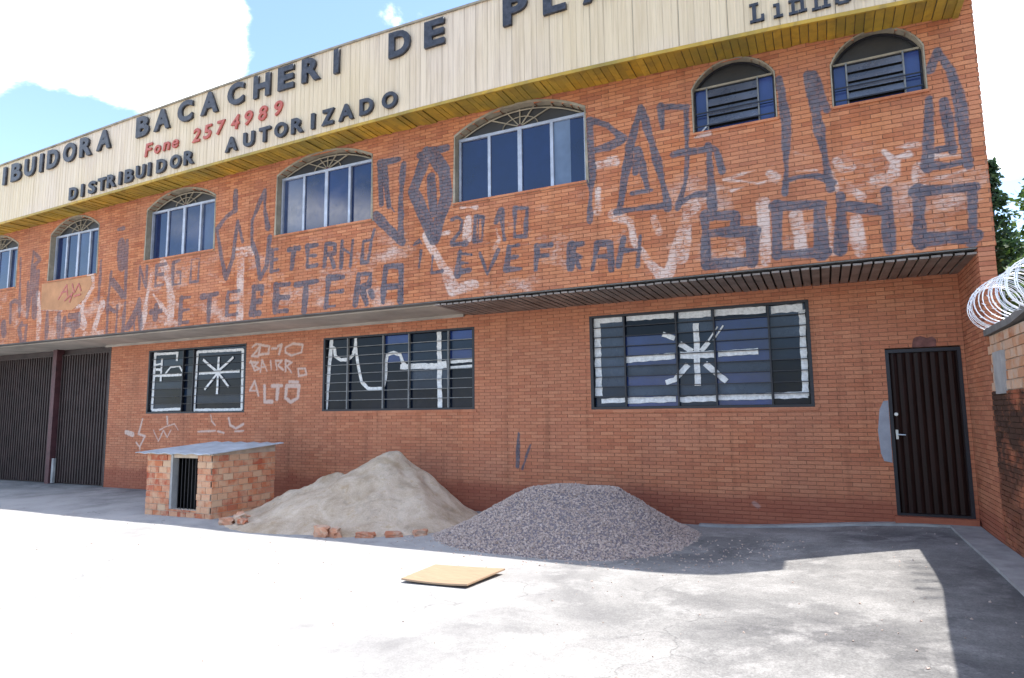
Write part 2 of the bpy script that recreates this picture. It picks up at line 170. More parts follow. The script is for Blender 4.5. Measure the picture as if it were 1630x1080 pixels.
TAPE = json.loads('''[[0,0.077,-5.89,2.91,-5.91,1.58],[0,0.053,-5.93,2.87,-5.12,2.86],[0,0.061,-5.13,2.89,-5.14,2.68],[0,0.06,-4.88,2.36,-4.91,1.54],[0,0.055,-5.91,1.58,-4.89,1.6],[0,0.058,-5.64,2.76,-5.66,2.22],[0,0.04,-5.85,2.38,-5.53,2.38,-5.33,2.55,-5.04,2.56,-4.86,2.35],[0,0.041,-5.85,2.62,-5.65,2.64],[0,0.052,-5.85,2.37,-4.95,2.36],[0,0.051,-5.84,2.51,-5.62,2.5],[0,0.063,-4.46,2.87,-4.49,1.53],[0,0.053,-4.46,2.85,-3.05,2.83],[0,0.065,-3.06,2.84,-3.03,1.56],[0,0.052,-4.49,1.57,-3.02,1.56],[0,0.057,-3.78,2.71,-3.79,1.9],[0,0.056,-4.38,2.37,-3.13,2.38],[0,0.052,-4.27,2.67,-3.82,2.39],[0,0.05,-3.33,2.68,-3.77,2.4],[0,0.049,-3.8,2.35,-4.18,2.01],[0,0.05,-3.76,2.35,-3.44,2.05],[1,0.08,-0.64,2.96,-0.76,1.48],[1,0.064,-0.68,2.77,-0.57,2.72,-0.54,2.57,-0.4,2.49,-0.22,2.49,-0.11,2.57,-0.05,2.74,-0.05,2.93],[1,0.063,-0.05,2.74,0.01,2.42,0.11,2.05,0.26,1.92,0.41,1.9,0.61,1.91,0.67,2.09,0.67,2.33,0.7,2.53,0.85,2.57,1.0,2.52,1.05,2.38,1.14,2.29],[1,0.092,1.0,2.3,1.8,2.28],[1,0.086,1.84,2.93,1.86,1.48],[1,0.118,1.82,2.28,2.0,2.3],[1,0.05,2.08,2.34,2.57,2.35],[1,0.047,2.08,2.24,2.57,2.25],[2,0.098,4.81,2.94,4.81,1.68],[2,0.089,4.79,2.89,5.22,2.88],[2,0.087,5.29,2.89,6.03,2.88],[2,0.102,6.1,2.88,6.57,2.87],[2,0.095,6.62,2.87,7.33,2.86],[2,0.1,7.4,2.85,7.81,2.85],[2,0.075,7.8,2.82,7.78,1.62],[2,0.069,4.85,1.6,5.23,1.61],[2,0.082,5.25,1.6,6.01,1.61],[2,0.079,6.07,1.6,6.59,1.61],[2,0.077,6.62,1.62,7.36,1.63],[2,0.082,7.38,1.63,7.81,1.64],[2,0.087,5.27,2.23,6.02,2.26],[2,0.097,6.1,2.26,6.6,2.26],[2,0.081,6.65,2.26,7.2,2.27],[2,0.078,6.35,2.73,6.34,1.8],[2,0.063,5.85,2.6,6.03,2.52],[2,0.079,6.1,2.44,6.28,2.31],[2,0.068,6.41,2.31,6.52,2.44],[2,0.021,6.52,2.46,6.66,2.66],[2,0.021,6.59,2.46,6.74,2.67],[2,0.078,6.21,2.12,6.01,1.9,5.87,1.86],[2,0.077,6.46,2.13,6.61,1.98,6.75,1.85]]''')
UX0, UX1, UZ0, UZ1 = -13.5, 9.9, 3.15, 6.25
LX0, LX1, LZ0, LZ1 = -7.5, 9.7, -.3, 3.2
def raster(name, strokes, x0, x1, z0, z1, ppm=90, ordered=None):
    w = int((x1-x0)*ppm); h = int((z1-z0)*ppm); strokes = [[c, (max(v, .036)*1.12 if name == 'lower' and c == 1 and v > .03 else v), *q] for c, v, *q in strokes]; A = np.zeros((h, w, 4), np.float32); A[..., 3] = 1
    rng = np.random.default_rng(3)
    wob = np.zeros((h, w), np.float32)
    for k in (6, 14, 30):     # smooth wobble for spray edges
        g = rng.random((h//k+3, w//k+3)).astype(np.float32); yy = np.arange(h)/k; xx = np.arange(w)/k
        y0 = yy.astype(int); xq = xx.astype(int); fy = (yy-y0)[:, None]; fx = (xx-xq)[None]
        fy = fy*fy*(3-2*fy); fx = fx*fx*(3-2*fx)
        wob += (g[y0][:, xq]*(1-fy)*(1-fx)+g[y0+1][:, xq]*fy*(1-fx)+g[y0][:, xq+1]*(1-fy)*fx+g[y0+1][:, xq+1]*fy*fx-.5)*(k/30)
    for s in strokes:
        c, wd, *q = s; wd *= (1.08 if wd < .17 else 1.22) if c == 0 else (1.35 if c == 1 and name == 'upper' else 1.0); P = [(q[i], q[i+1]) for i in range(0, len(q), 2)]; r = max(wd/2, .012)
        for (ax, az), (bx, bz) in zip(P, P[1:]):
            i0 = max(0, int((min(ax, bx)-r-.06-x0)*ppm)); i1 = min(w, int((max(ax, bx)+r+.06-x0)*ppm)+1)
            j0 = max(0, int((min(az, bz)-r-.06-z0)*ppm)); j1 = min(h, int((max(az, bz)+r+.06-z0)*ppm)+1)
            if i1 <= i0 or j1 <= j0: continue
            X = x0+(np.arange(i0, i1)+.5)/ppm; Z = z0+(np.arange(j0, j1)+.5)/ppm; X, Z = np.meshgrid(X, Z)
            dx, dz = bx-ax, bz-az; t = np.clip(((X-ax)*dx+(Z-az)*dz)/(dx*dx+dz*dz+1e-9), 0, 1)
            d = np.hypot(X-ax-t*dx, Z-az-t*dz)+wob[j0:j1, i0:i1]*(.045 if c == 0 else .02 if name == 'lower' else .06)
            e = .010 if c != 1 else .02
            al = np.clip((r-d)/e+.5, 0, 1)
            A[j0:j1, i0:i1, c] = np.maximum(A[j0:j1, i0:i1, c], al)
    return A
def to_image(name, A):
    h, w = A.shape[:2]; im = bpy.data.images.new(name, w, h, alpha=False, float_buffer=False); im.colorspace_settings.name = 'Non-Color'
    im.pixels.foreach_set(A.ravel()); im.update(); im.pack(); return im
AU = raster('upper', UPS, UX0, UX1, UZ0, UZ1)
IMU = to_image('upper_wall_paint', AU)
IML = to_image('lower_wall_paint', raster('lower', LOS, LX0, LX1, LZ0, LZ1))

BL, BH = .215, .0545      # brick pitch
def brick_mat(name, axis, paint=None, cols=None, dirt=.5, mortar=False, soot=None, scl=(BL, BH)):
    t = NT(name); X, Y, Z = t.xyz(); u = X if axis == 'x' else Y
    row = t.math('FLOOR', t.math('DIVIDE', t.math('ADD', Z, .4), scl[1]))
    half = t.math('MULTIPLY', t.math('FLOORED_MODULO', row, 2.0), .5)
    col = t.math('FLOOR', t.math('ADD', t.math('DIVIDE', u, scl[0]), half))
    wn = t.n('ShaderNodeTexWhiteNoise'); wn.noise_dimensions = '2D'; t.l(t.comb(col, row), wn.inputs[0])
    cols = cols or ((.47, .145, .060), (.60, .215, .090), (.68, .265, .12), (.55, .18, .075), (.42, .125, .055))
    if mortar: c = t.mix(t.noise(9, 4), (.32, .145, .085), (.41, .20, .12))
    else:
        k = len(cols); c = t.ramp(wn.outputs['Value'], *[(i/(k-1), q) for i, q in enumerate(cols)])
        c = t.mix(t.ramp(t.noise(1.1, 5, .6), (.3, 0), (.75, .6)), c, (.52, .235, .148))
    fine = t.noise(38, 4, .6)
    c = t.mix(.5, c, t.ramp(fine, (.25, .62), (.75, 1.0)), 'MULTIPLY')
    st_ = t.ramp(t.noise(2.4, 5, .65, stretch=(2.4, 1, .14)), (.52, 1.0), (.74, .68)); c = t.mix(.8, c, st_, 'MULTIPLY')
    big = t.ramp(t.noise(.7, 6, .65), (.38, .72), (.62, 1.0)); c = t.mix(dirt, c, big, 'MULTIPLY')
    if paint:
        im, x0, x1, z0, z1 = paint
        wv = t.n('ShaderNodeTexNoise'); wv.inputs['Scale'].default_value = 22; wv.inputs['Detail'].default_value = 3; t.l(t.pos, wv.inputs[0])
        jx = t.math('MULTIPLY', t.math('SUBTRACT', wv.outputs['Fac'], .5), .022)
        uu = t.math('DIVIDE', t.math('SUBTRACT', t.math('ADD', X, jx), x0), x1-x0); vv = t.math('DIVIDE', t.math('SUBTRACT', t.math('ADD', Z, jx), z0), z1-z0)
        ti = t.n('ShaderNodeTexImage'); ti.image = im; ti.extension = 'CLIP'; t.l(t.comb(uu, vv), ti.inputs[0])
        sp = t.n('ShaderNodeSeparateColor'); t.l(ti.outputs['Color'], sp.inputs[0])
        wear = t.ramp(t.noise(26, 5, .7), (.34, .62), (.52, 1)); wear2 = t.ramp(t.math('ADD', t.math('MULTIPLY', t.noise(16, 5, .75, stretch=(1, 1, 3.5)), .6), t.math('MULTIPLY', t.noise(3.1, 3, .6), .4)), (.42, .05), (.56, 1))
        if name.startswith('upper') or 1:
            # limewash smears, broken up by the courses
            zz = t.math('MULTIPLY', t.ramp(Z, (.0, 0), (1, 0)), 0) if 0 else None
            mz = t.n('ShaderNodeMapRange'); mz.interpolation_type = 'SMOOTHSTEP'; mz.inputs[1].default_value = 4.75; mz.inputs[2].default_value = 4.2; t.l(Z, mz.inputs[0])
            gate = 1.0 if name.startswith('upper') else 0.0
            loose = t.math('MULTIPLY', t.math('MULTIPLY', t.ramp(t.noise(1.15, 6, .7, stretch=(1, 1, 1.9), loc=(3, 0, 0)), (.53, 0), (.66, .8)), mz.outputs[0]), gate)
            wm = t.math('MULTIPLY', t.math('MAXIMUM', sp.outputs[1], loose), t.math('MAXIMUM', wear2, .9-.9*gate)); c = t.mix(t.math('MULTIPLY', wm, .80), c, PAINT_W)
            dm = t.math('MULTIPLY', sp.outputs[0], wear)
            left = t.n('ShaderNodeMapRange'); left.inputs[1].default_value = -7; left.inputs[2].default_value = 1; left.inputs[3].default_value = .68; left.inputs[4].default_value = .96; t.l(X, left.inputs[0])
            c = t.mix(t.math('MULTIPLY', dm, left.outputs[0]), c, t.ramp(t.noise(7, 3), (.35, (.082, .082, .105)), (.65, (.14, .132, .155))))
            c = t.mix(t.math('MULTIPLY', sp.outputs[2], .8), c, (.16, .03, .02))
    if soot: c = soot(t, c, X, Y, Z)
    t.bump(fine, .35, .004)
    return t.fin(c, t.ramp(fine, (.2, .8), (.8, .95)), spec=.25)
PAINT_W = (.66, .54, .48)
def low_dirt(t, c, X, Y, Z):   # red floor-paint skirting that was brushed over the bottom courses
    e = t.math('ADD', Z, t.math('MULTIPLY', t.noise(1.6, 5, .6, stretch=(1, 1, .2)), -.34))
    k = t.ramp(e, (0.0, 1), (.16, 0)); return t.mix(t.math('MULTIPLY', k, .6), c, (.27, .07, .045))
M = {}
M['brick_up'] = brick_mat('upper_brick', 'x', (IMU, UX0, UX1, UZ0, UZ1))
M['mortar_up'] = brick_mat('upper_mortar', 'x', (IMU, UX0, UX1, UZ0, UZ1), mortar=True)
M['brick_lo'] = brick_mat('lower_brick', 'x', (IML, LX0, LX1, LZ0, LZ1), soot=low_dirt, dirt=.3, cols=((.53,.180,.092),(.60,.225,.118),(.66,.27,.145),(.56,.20,.105),(.49,.165,.088)))
M['mortar_lo'] = brick_mat('lower_mortar', 'x', (IML, LX0, LX1, LZ0, LZ1), mortar=True, soot=low_dirt)
M['brick_side'] = brick_mat('side_brick', 'y', soot=low_dirt, cols=((.44,.145,.075),(.52,.195,.10),(.56,.22,.12),(.48,.165,.085),(.38,.12,.065)))
M['mortar_side'] = brick_mat('side_mortar', 'y', mortar=True)
def sooty(t, c, X, Y, Z):
    k = t.ramp(t.noise(2.2, 6, .7, stretch=(1, .7, 1.2)), (.36, 0), (.50, 1))
    hz = t.ramp(Z, (.0, .25), (.9, 1)); kk = t.math('MULTIPLY', k, hz)
    far = t.ramp(t.math('MULTIPLY', Y, -1), (1.5/1, 0), (2.6/1, 1)) if 0 else None
    return t.mix(t.math('MULTIPLY', kk, .88), c, (.028, .024, .02))
M['brick_old'] = brick_mat('old_brick', 'y', soot=sooty, cols=((.33,.085,.04),(.40,.12,.05),(.46,.16,.08),(.28,.07,.04)))
M['mortar_old'] = brick_mat('old_mortar', 'y', mortar=True, soot=sooty)
def island_mat(name, cols, rough=.9, fine=30, spec=.25, dirtcol=None):
    t = NT(name); oi = t.n('ShaderNodeObjectInfo'); w = t.math('FRACT', t.math('ADD', t.math('MULTIPLY', t.geo.outputs['Random Per Island'], 7.31), oi.outputs['Random']))
    k = len(cols); c = t.ramp(w, *[(i/(k-1), q) for i, q in enumerate(cols)])
    n = t.noise(fine, 4, .6); c = t.mix(.5, c, t.ramp(n, (.25, .6), (.75, 1)), 'MULTIPLY')
    if dirtcol: c = t.mix(t.ramp(t.noise(5, 5, .65), (.45, 0), (.62, .75)), c, dirtcol)
    t.bump(n, .4, .005); return t.fin(c, rough, spec=spec)
M['block'] = island_mat('hollow_block', ((.55, .27, .15), (.62, .36, .22), (.47, .20, .10), (.66, .42, .28)), dirtcol=(.50, .40, .32))
M['kennel_brick'] = island_mat('kennel_brick', ((.64, .27, .14), (.54, .16, .075), (.68, .36, .22), (.44, .09, .045), (.66, .32, .18), (.66, .45, .30)), dirtcol=(.60, .40, .26))
M['kennel_mortar'] = plain('kennel_mortar', (.52, .42, .33), .95, var=.2, bump=.4)
M['concrete'] = plain('concrete', (.34, .335, .33), .9, var=.25, scale=4, bump=.3)
M['dark_concrete'] = plain('weathered_concrete', (.16, .155, .15), .9, var=.3, scale=4, bump=.3)
M['soffit'] = plain('soffit_plaster', (.40, .36, .31), .9, var=.3, scale=1.1)
M['slat'] = plain('soffit_slat', (.22, .18, .155), .6, var=.35, scale=3)
def fascia_mat():
    t = NT('fascia_enamel'); oi = t.n('ShaderNodeObjectInfo')
    c = t.ramp(oi.outputs['Random'], (0, (.68, .535, .385)), (.5, (.73, .585, .435)), (1, (.66, .52, .385)))
    st = t.noise(3.5, 5, .65, stretch=(3.2, 1, .16)); st2 = t.noise(14, 4, .6, stretch=(3, 1, .08))
    c = t.mix(t.ramp(st, (.46, 0), (.68, .6)), c, (.46, .34, .235)); c = t.mix(t.ramp(st2, (.52, 0), (.7, .6)), c, (.44, .32, .24))
    c = t.mix(t.ramp(t.noise(.5, 3), (.4, 0), (.6, .3)), c, (.66, .50, .22))
    return t.fin(c, .45, spec=.4)
M['fascia'] = fascia_mat()
def eave_mat():
    t = NT('eave_yellow'); oi = t.n('ShaderNodeObjectInfo')
    c = t.ramp(oi.outputs['Random'], (0, (.46, .27, .025)), (.4, (.60, .36, .04)), (.7, (.38, .23, .03)), (1, (.52, .31, .035)))
    X, Y, Z = t.xyz(); g = t.ramp(t.noise(1.2, 5, .6), (.4, 0), (.62, .7)); c = t.mix(g, c, (.21, .17, .035))
    c = t.mix(t.ramp(t.noise(9, 4), (.5, 0), (.7, .5)), c, (.20, .12, .03))
    return t.fin(c, .55)
M['eave'] = eave_mat()
def letter_mat(name, a, b):
    t = NT(name); c = t.ramp(t.noise(12, 5, .65), (.35, a), (.7, b)); return t.fin(c, .42, spec=.5)
M['letter_black'] = letter_mat('letter_black', (.012, .013, .018), (.06, .06, .075))
M['letter_red'] = letter_mat('letter_red', (.36, .05, .03), (.52, .12, .08))
def glass(name, base, rough=.04, ior=1.9, var=.4):
    t = NT(name); oi = t.n('ShaderNodeObjectInfo'); n = t.noise(.9, 4, .6)
    c = t.ramp(n, (.3, tuple(q*(1-var) for q in base)), (.7, tuple(q*(1+var) for q in base)))
    c = t.mix(t.math('MULTIPLY', oi.outputs['Random'], .35), c, (0.01, .015, .03))
    t.p.inputs['IOR'].default_value = ior; t.bump(t.noise(.8, 2), .03, .02)
    return t.fin(c, t.ramp(t.noise(6, 5, .7), (.4, rough), (.75, rough+.10)))
M['glass_blue'] = glass('tinted_glass', (.005, .017, .075), .05, 1.65)
M['glass_blue2'] = glass('louvre_blue_glass', (.012, .035, .16), .15, 1.45)
M['glass_grey'] = glass('louvre_grey_glass', (.050, .072, .11), .25, 1.35)
M['glass_dark'] = glass('dark_glass', (.005, .009, .020), .12, 1.25)
M['glass_curtain'] = glass('curtained_glass', (.16, .21, .30), .12, 1.5)
M['frame_light'] = plain('aluminium_frame', (.42, .44, .50), .45, .3, var=.2)
M['frame_dark'] = plain('dark_steel_frame', (.014, .013, .018), .5, var=.3)
M['bar_grey'] = plain('grey_window_bar', (.20, .20, .20), .6, var=.3)
M['surround'] = plain('painted_surround', (.29, .245, .18), .8, var=.3, scale=5)
def tape_mat():
    t = NT('brushed_white_paint'); n = t.noise(18, 5, .7); c = t.ramp(n, (.3, (.52, .51, .50)), (.6, (.82, .81, .80))); return t.fin(c, .8)
M['tape'] = tape_mat()
def door_mat():
    t = NT('dark_brown_door'); X, Y, Z = t.xyz()
    st = t.noise(7, 5, .65, stretch=(5, 1, .3)); c = t.ramp(st, (.35, (.012, .005, .004)), (.65, (.026, .011, .009)), (.85, (.05, .028, .022)))
    return t.fin(c, t.ramp(st, (.3, .38), (.7, .6)), spec=.15)
M['door'] = door_mat()
M['gate'] = plain('brown_gate_steel', (.045, .027, .026), .55, var=.45, scale=3)
M['gate_post'] = plain('oxide_red_post', (.085, .030, .034), .6, var=.3)
M['steel'] = plain('worn_steel', (.55, .55, .55), .35, .8, var=.2)
M['wire'] = plain('galvanised_wire', (.80, .80, .82), .35, .35, var=.1)
M['roof_sheet'] = plain('fibre_cement_sheet', (.40, .43, .47), .7, var=.25, scale=3, bump=.2)
M['roof_dark'] = plain('roof_sheet', (.25, .24, .23), .9)
M['plaster_grey'] = plain('grey_patch', (.30, .31, .35), .9, var=.15, bump=.2)
M['purple'] = plain('dark_purple_paint', (.17, .075, .065), .9, var=.4, scale=12)
M['tan'] = plain('tan_plaster', (.47, .23, .11), .9, var=.18, scale=3, bump=.25)
M['board'] = plain('plywood', (.33, .225, .145), .75, var=.14, scale=8, stretch=(1, 6, 1))
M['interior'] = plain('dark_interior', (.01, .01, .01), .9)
def rubble_mat():
    return island_mat('broken_brick', ((.50, .17, .09), (.58, .27, .16), (.62, .36, .25)), dirtcol=(.55, .46, .36))
M['rubble'] = rubble_mat()

# ------------------------------------------------------------------ ground
def sstep(a, b, x):
    t = min(1, max(0, (x-a)/(b-a))); return t*t*(3-2*t)
def gz(x, y):
    h = -.2+.18*sstep(6.2, 9.2, x)*sstep(-9, -3, y)
    return h+.012*mnoise.noise(Vector((x*.6, y*.6, 0)))
def ground():
    xs = [-400, -150, -60, -30]+[ -18+i*.25 for i in range(0, 131)]+[17, 22, 40, 80, 160, 400]
    ys = [-400, -150, -60, -25]+[-14+i*.25 for i in range(0, 61)]+[3, 8, 20, 60, 150, 400]
    b = MB(); nx = len(xs)
    for y in ys:
        for x in xs: b.v.append((x, y, gz(x, y)))
    for j in range(len(ys)-1):
        for i in range(nx-1): b.f.append((j*nx+i, j*nx+i+1, (j+1)*nx+i+1, (j+1)*nx+i))
    t = NT('worn_asphalt'); X, Y, Z = t.xyz()
    big = t.noise(.55, 6, .62, dist=.4); mid = t.noise(2.6, 6, .65); fine = t.noise(70, 3, .75); sp = t.noise(24, 4, .7)
    c = t.ramp(big, (.36, (.135, .132, .134)), (.50, (.225, .22, .215)), (.64, (.32, .31, .30)))
    c = t.mix(t.ramp(mid, (.50, 0), (.64, .7)), c, (.36, .35, .34))
    c = t.mix(.75, c, t.ramp(fine, (.3, .55), (.7, 1.25)), 'MULTIPLY'); c = t.mix(.35, c, t.ramp(sp, (.35, .6), (.65, 1.2)), 'MULTIPLY')
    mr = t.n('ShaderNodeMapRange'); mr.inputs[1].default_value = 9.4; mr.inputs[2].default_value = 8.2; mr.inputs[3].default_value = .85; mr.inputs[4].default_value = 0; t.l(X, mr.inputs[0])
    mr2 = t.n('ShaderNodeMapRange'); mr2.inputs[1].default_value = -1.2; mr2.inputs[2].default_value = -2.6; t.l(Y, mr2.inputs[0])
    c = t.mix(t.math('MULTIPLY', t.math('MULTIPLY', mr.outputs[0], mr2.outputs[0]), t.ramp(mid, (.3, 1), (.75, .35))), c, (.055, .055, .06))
    # old pale cement washed over the middle of the yard
    ml = t.n('ShaderNodeMapRange'); ml.interpolation_type = 'SMOOTHSTEP'; ml.inputs[1].default_value = 7.2; ml.inputs[2].default_value = 3.0; ml.inputs[4].default_value = .85; t.l(X, ml.inputs[0])
    my = t.n('ShaderNodeMapRange'); my.interpolation_type = 'SMOOTHSTEP'; my.inputs[1].default_value = 0.5; my.inputs[2].default_value = -2.8; t.l(Y, my.inputs[0])
    c = t.mix(t.math('MULTIPLY', t.math('MULTIPLY', ml.outputs[0], my.outputs[0]), t.ramp(big, (.3, .45), (.55, 1))), c, (.42, .41, .40))
    # hairline cracks
    vo = t.n('ShaderNodeTexVoronoi'); vo.feature = 'DISTANCE_TO_EDGE'; vo.inputs['Scale'].default_value = .85; vv = t.n('ShaderNodeVectorMath'); vv.operation = 'ADD'
    nn = t.n('ShaderNodeTexNoise'); nn.inputs['Scale'].default_value = 1.8; nn.inputs['Detail'].default_value = 5; t.l(t.pos, nn.inputs[0]); sc = t.n('ShaderNodeVectorMath'); sc.operation = 'SCALE'; sc.inputs[3].default_value = .9; t.l(nn.outputs['Color'], sc.inputs[0])
    t.l(t.pos, vv.inputs[0]); t.l(sc.outputs[0], vv.inputs[1]); t.l(vv.outputs[0], vo.inputs['Vector'])
    ck = t.math('MULTIPLY', t.ramp(vo.outputs['Distance'], (.0, 1), (.012, 0)), t.ramp(t.noise(.8, 2), (.5, 0), (.6, 1)))
    c = t.mix(t.math('MULTIPLY', ck, .4), c, (.08, .08, .08))
    hh = t.math('ADD', t.math('MULTIPLY', fine, .5), t.math('MULTIPLY', ck, -.7)); t.bump(hh, .5, .008)
    t.fin(c, .9, spec=.2)
    return tag(b.build('ground', t.m, smooth=True), kind='structure')
ground()
# pale cement gutter strips along the foot of the walls
def strip(x0, x1, y0, y1, n):
    b = MB(); vertical = (y1-y0) > (x1-x0)
    for i in range(n):
        a0, a1 = i/n, (i+1)/n
        if vertical: ys0, ys1, xa, xb = y0+(y1-y0)*a0, y0+(y1-y0)*a1, x0, x1
        else: ys0, ys1, xa, xb = y0, y1, x0+(x1-x0)*a0, x0+(x1-x0)*a1
        P = [(xa, ys0), (xb, ys0), (xb, ys1), (xa, ys1)]; top = [gz(*p)+.028 for p in P]
        b.hexa([(*p, h-.08) for p, h in zip(P, top)]+[(*p, h) for p, h in zip(P, top)])
    return b
tag(strip(9.30, 9.62, -9, -.02, 60).build('gutter_strip', M['concrete']), kind='structure')
tag(strip(6.3, 9.298, -.16, -.02, 12).build('gutter_strip', M['concrete']), kind='structure')

# ------------------------------------------------------------------ the building
B = tag(empty('commercial_building', (1, 0, -.2)), 'two storey orange brick shop building with arched upper windows and graffiti', 'building')
def part(mb, name, mat, parent=None, **k):
    o = mb.build(name, mat, None, **k); p = parent or B
    o.parent = p; o.matrix_parent_inverse = pinv(p); return o
def pinv(p):
    bpy_m = Matrix.Translation(p.location) if p.parent is None else None
    return WM(p).inverted()
def WM(o):
    l = Matrix.LocRotScale(o.location, o.rotation_euler, o.scale)
    return l if o.parent is None else WM(o.parent) @ o.matrix_parent_inverse @ l
def pshare(name, me, parent, loc, scale=None, rot=None):
    o = share(name, me, parent, loc, rot, scale); o.matrix_parent_inverse = pinv(parent); return o
def interp(P, x):
    if x <= P[0][0]: return P[0][1]
    for i in range(len(P)-1):
        if x <= P[i+1][0]:
            x0, y0 = P[i]; x1, y1 = P[i+1]
            m0 = (P[i+1][1]-P[max(i-1, 0)][1])/(P[i+1][0]-P[max(i-1, 0)][0]); j = min(i+2, len(P)-1); m1 = (P[j][1]-y0)/(P[j][0]-x0)
            h = x1-x0; s = (x-x0)/h
            return (2*s**3-3*s**2+1)*y0+(s**3-2*s**2+s)*h*m0+(-2*s**3+3*s**2)*y1+(s**3-s**2)*h*m1
    return P[-1][1]
FB = [(-15, 5.88), (-12, 5.93), (-9.2, 5.98), (-1, 6.135), (4.1, 6.165), (7.6, 6.05), (9.7, 5.93)]
FT = [(-15, 7.2), (-12, 7.32), (-9.4, 7.42), (-1.1, 7.63), (3.85, 7.62), (7.6, 7.5), (9.7, 7.38)]
XL, XR, YF, YE = -14.5, 9.80, -1.2, -1.71
# upper windows: x0, x1, sill, spring, apex, kind
UW = [(-11.45, -9.36, 4.57, 5.62, 5.93, 'wide'), (-8.0, -6.22, 4.57, 5.66, 5.97, 'wide'), (-4.58, -2.55, 4.67, 5.74, 6.03, 'wide'), (-.90, 1.27, 4.72, 5.84, 6.11, 'wide'),
      (2.93, 5.11, 4.74, 5.83, 6.13, 'wide'), (6.65, 7.67, 5.13, 5.74, 6.05, 'small'), (8.33, 9.29, 5.12, 5.66, 5.99, 'small')]
LW = [(-6.02, -2.89, 1.50, 2.95), (-.79, 2.60, 1.50, 2.93), (4.70, 7.89, 1.47, 2.95)]
DOOR = (8.76, 9.59, .08, 2.2)
def arch_half(w, z):       # half width of an arched opening at height z (segment arc)
    x0, x1, sill, spring, apex = w[:5]; a = (x1-x0)/2
    if z < sill or z > apex: return None
    if z <= spring: return a
    h = apex-spring; r = (a*a+h*h)/(2*h); return math.sqrt(max(0, r*r-(z-apex+r)**2))
def cuts_up(z0, z1):
    out = []
    for w in UW:
        zc = (z0+z1)/2; hw = arch_half(w, zc)
        if hw is not None and hw > .02:
            c = (w[0]+w[1])/2; out.append((c-hw-.018, c+hw+.018))
    return out
def cuts_lo(z0, z1):
    zc = (z0+z1)/2; out = []
    for x0, x1, a, b in LW+[DOOR]:
        if a < zc < b: out.append((x0, x1))
    return out
def spans(x0, x1, cuts):
    res = []; x = x0
    for a, b in sorted(cuts):
        if a > x: res.append((x, min(a, x1)))
        x = max(x, b)
    if x < x1: res.append((x, x1))
    return res
J = .009
def courses(z_lo, z_hi, bh=BH): # course index aligned to the material's grid (z+.4)/bh
    i = math.floor((z_lo+.4)/bh)
    while True:
        z0 = i*bh-.4
        if z0 >= z_hi-.01: break
        yield i, max(z0, z_lo), min(z0+bh, z_hi); i += 1
def brick_list(x0, x1, z0, z1, cutf, bl=BL, bh=BH):
    out = []
    for i, a, b in courses(z0, z1, bh):
        if b-a < .02: continue
        off = -.5*(i % 2)
        for s0, s1 in spans(x0, x1, cutf(a, b)):
            k = math.floor(s0/bl-off)
            while (k+off)*bl < s1:
                q0 = max((k+off)*bl+J/2, s0); q1 = min((k+1+off)*bl-J/2, s1)
                if q1-q0 > .025: out.append((q0, q1, a+J/2, b-J/2))
                k += 1
    return out
CAM = Vector((8.0, -9.71, 1.42))
def brick_wall(name, x0, x1, z0, z1, yf, cutf, mb_mat, mm_mat, thick, label=None):
    m_ = MB()
    for i, a, b in courses(z0, z1):
        for s0, s1 in spans(x0, x1, cutf(a, b)):
            m_.quad((s0, yf, a), (s1, yf, a), (s1, yf, b), (s0, yf, b))
            m_.quad((s0, yf+thick, a), (s0, yf, a), (s0, yf, b), (s0, yf+thick, b)); m_.quad((s1, yf, a), (s1, yf+thick, a), (s1, yf+thick, b), (s1, yf, b))
            m_.quad((s1, yf+thick, a), (s0, yf+thick, a), (s0, yf+thick, b), (s1, yf+thick, b))
    w = part(m_, name, mm_mat)
    return w, brick_list(x0, x1, z0, z1, cutf)
upper, bu = brick_wall('upper_wall', XL, XR-.004, 3.2, 6.25, YF, cuts_up, M['brick_up'], M['mortar_up'], .2)
lower, bl_ = brick_wall('lower_wall', -7.41, 9.63, -.25, 3.16, 0, cuts_lo, M['brick_lo'], M['mortar_lo'], .2)
# side (wing) wall: inner face looks to -x
PR = .007
allb = [('u', q) for q in bu]+[('l', q) for q in bl_]
def bdist(e):
    k, q = e; return (Vector(((q[0]+q[1])/2, YF if k == 'u' else 0, (q[2]+q[3])/2))-CAM).length
full = [e for e in allb if abs(e[1][1]-e[1][0]-(BL-J)) < .001 and abs(e[1][3]-e[1][2]-(BH-J)) < .001]
near = sorted(full, key=bdist)[:290]; nset = set(near)
bme = MB().box(-(BL-J)/2, (BL-J)/2, -PR, .0, -(BH-J)/2, (BH-J)/2)
mu = bpy.data.meshes.new('brick'); mu.from_pydata(bme.v, [], bme.f); mu.materials.append(M['brick_up'])
for k, q in near:
    pshare('brick', mu, upper if k == 'u' else lower, ((q[0]+q[1])/2, (YF if k == 'u' else 0)-random.uniform(0, .002), (q[2]+q[3])/2))
for kk, wall, mat, yf in (('u', upper, M['brick_up'], YF), ('l', lower, M['brick_lo'], 0)):
    b = MB()
    for e in allb:
        if e[0] != kk or e in nset: continue
        q = e[1]; p = PR+random.uniform(0, .002)
        x0, x1, z0, z1 = q; y = yf-p
        b.quad((x0, y, z0), (x1, y, z0), (x1, y, z1), (x0, y, z1)); b.quad((x0, yf, z0), (x0, y, z0), (x0, y, z1), (x0, yf, z1)); b.quad((x1, y, z0), (x1, yf, z0), (x1, yf, z1), (x1, y, z1))
        b.quad((x0, y, z1), (x1, y, z1), (x1, yf, z1), (x0, yf, z1)); b.quad((x0, yf, z0), (x1, yf, z0), (x1, y, z0), (x0, y, z0))
    o = part(b, 'brickwork', mat, wall); o['kind'] = 'stuff'
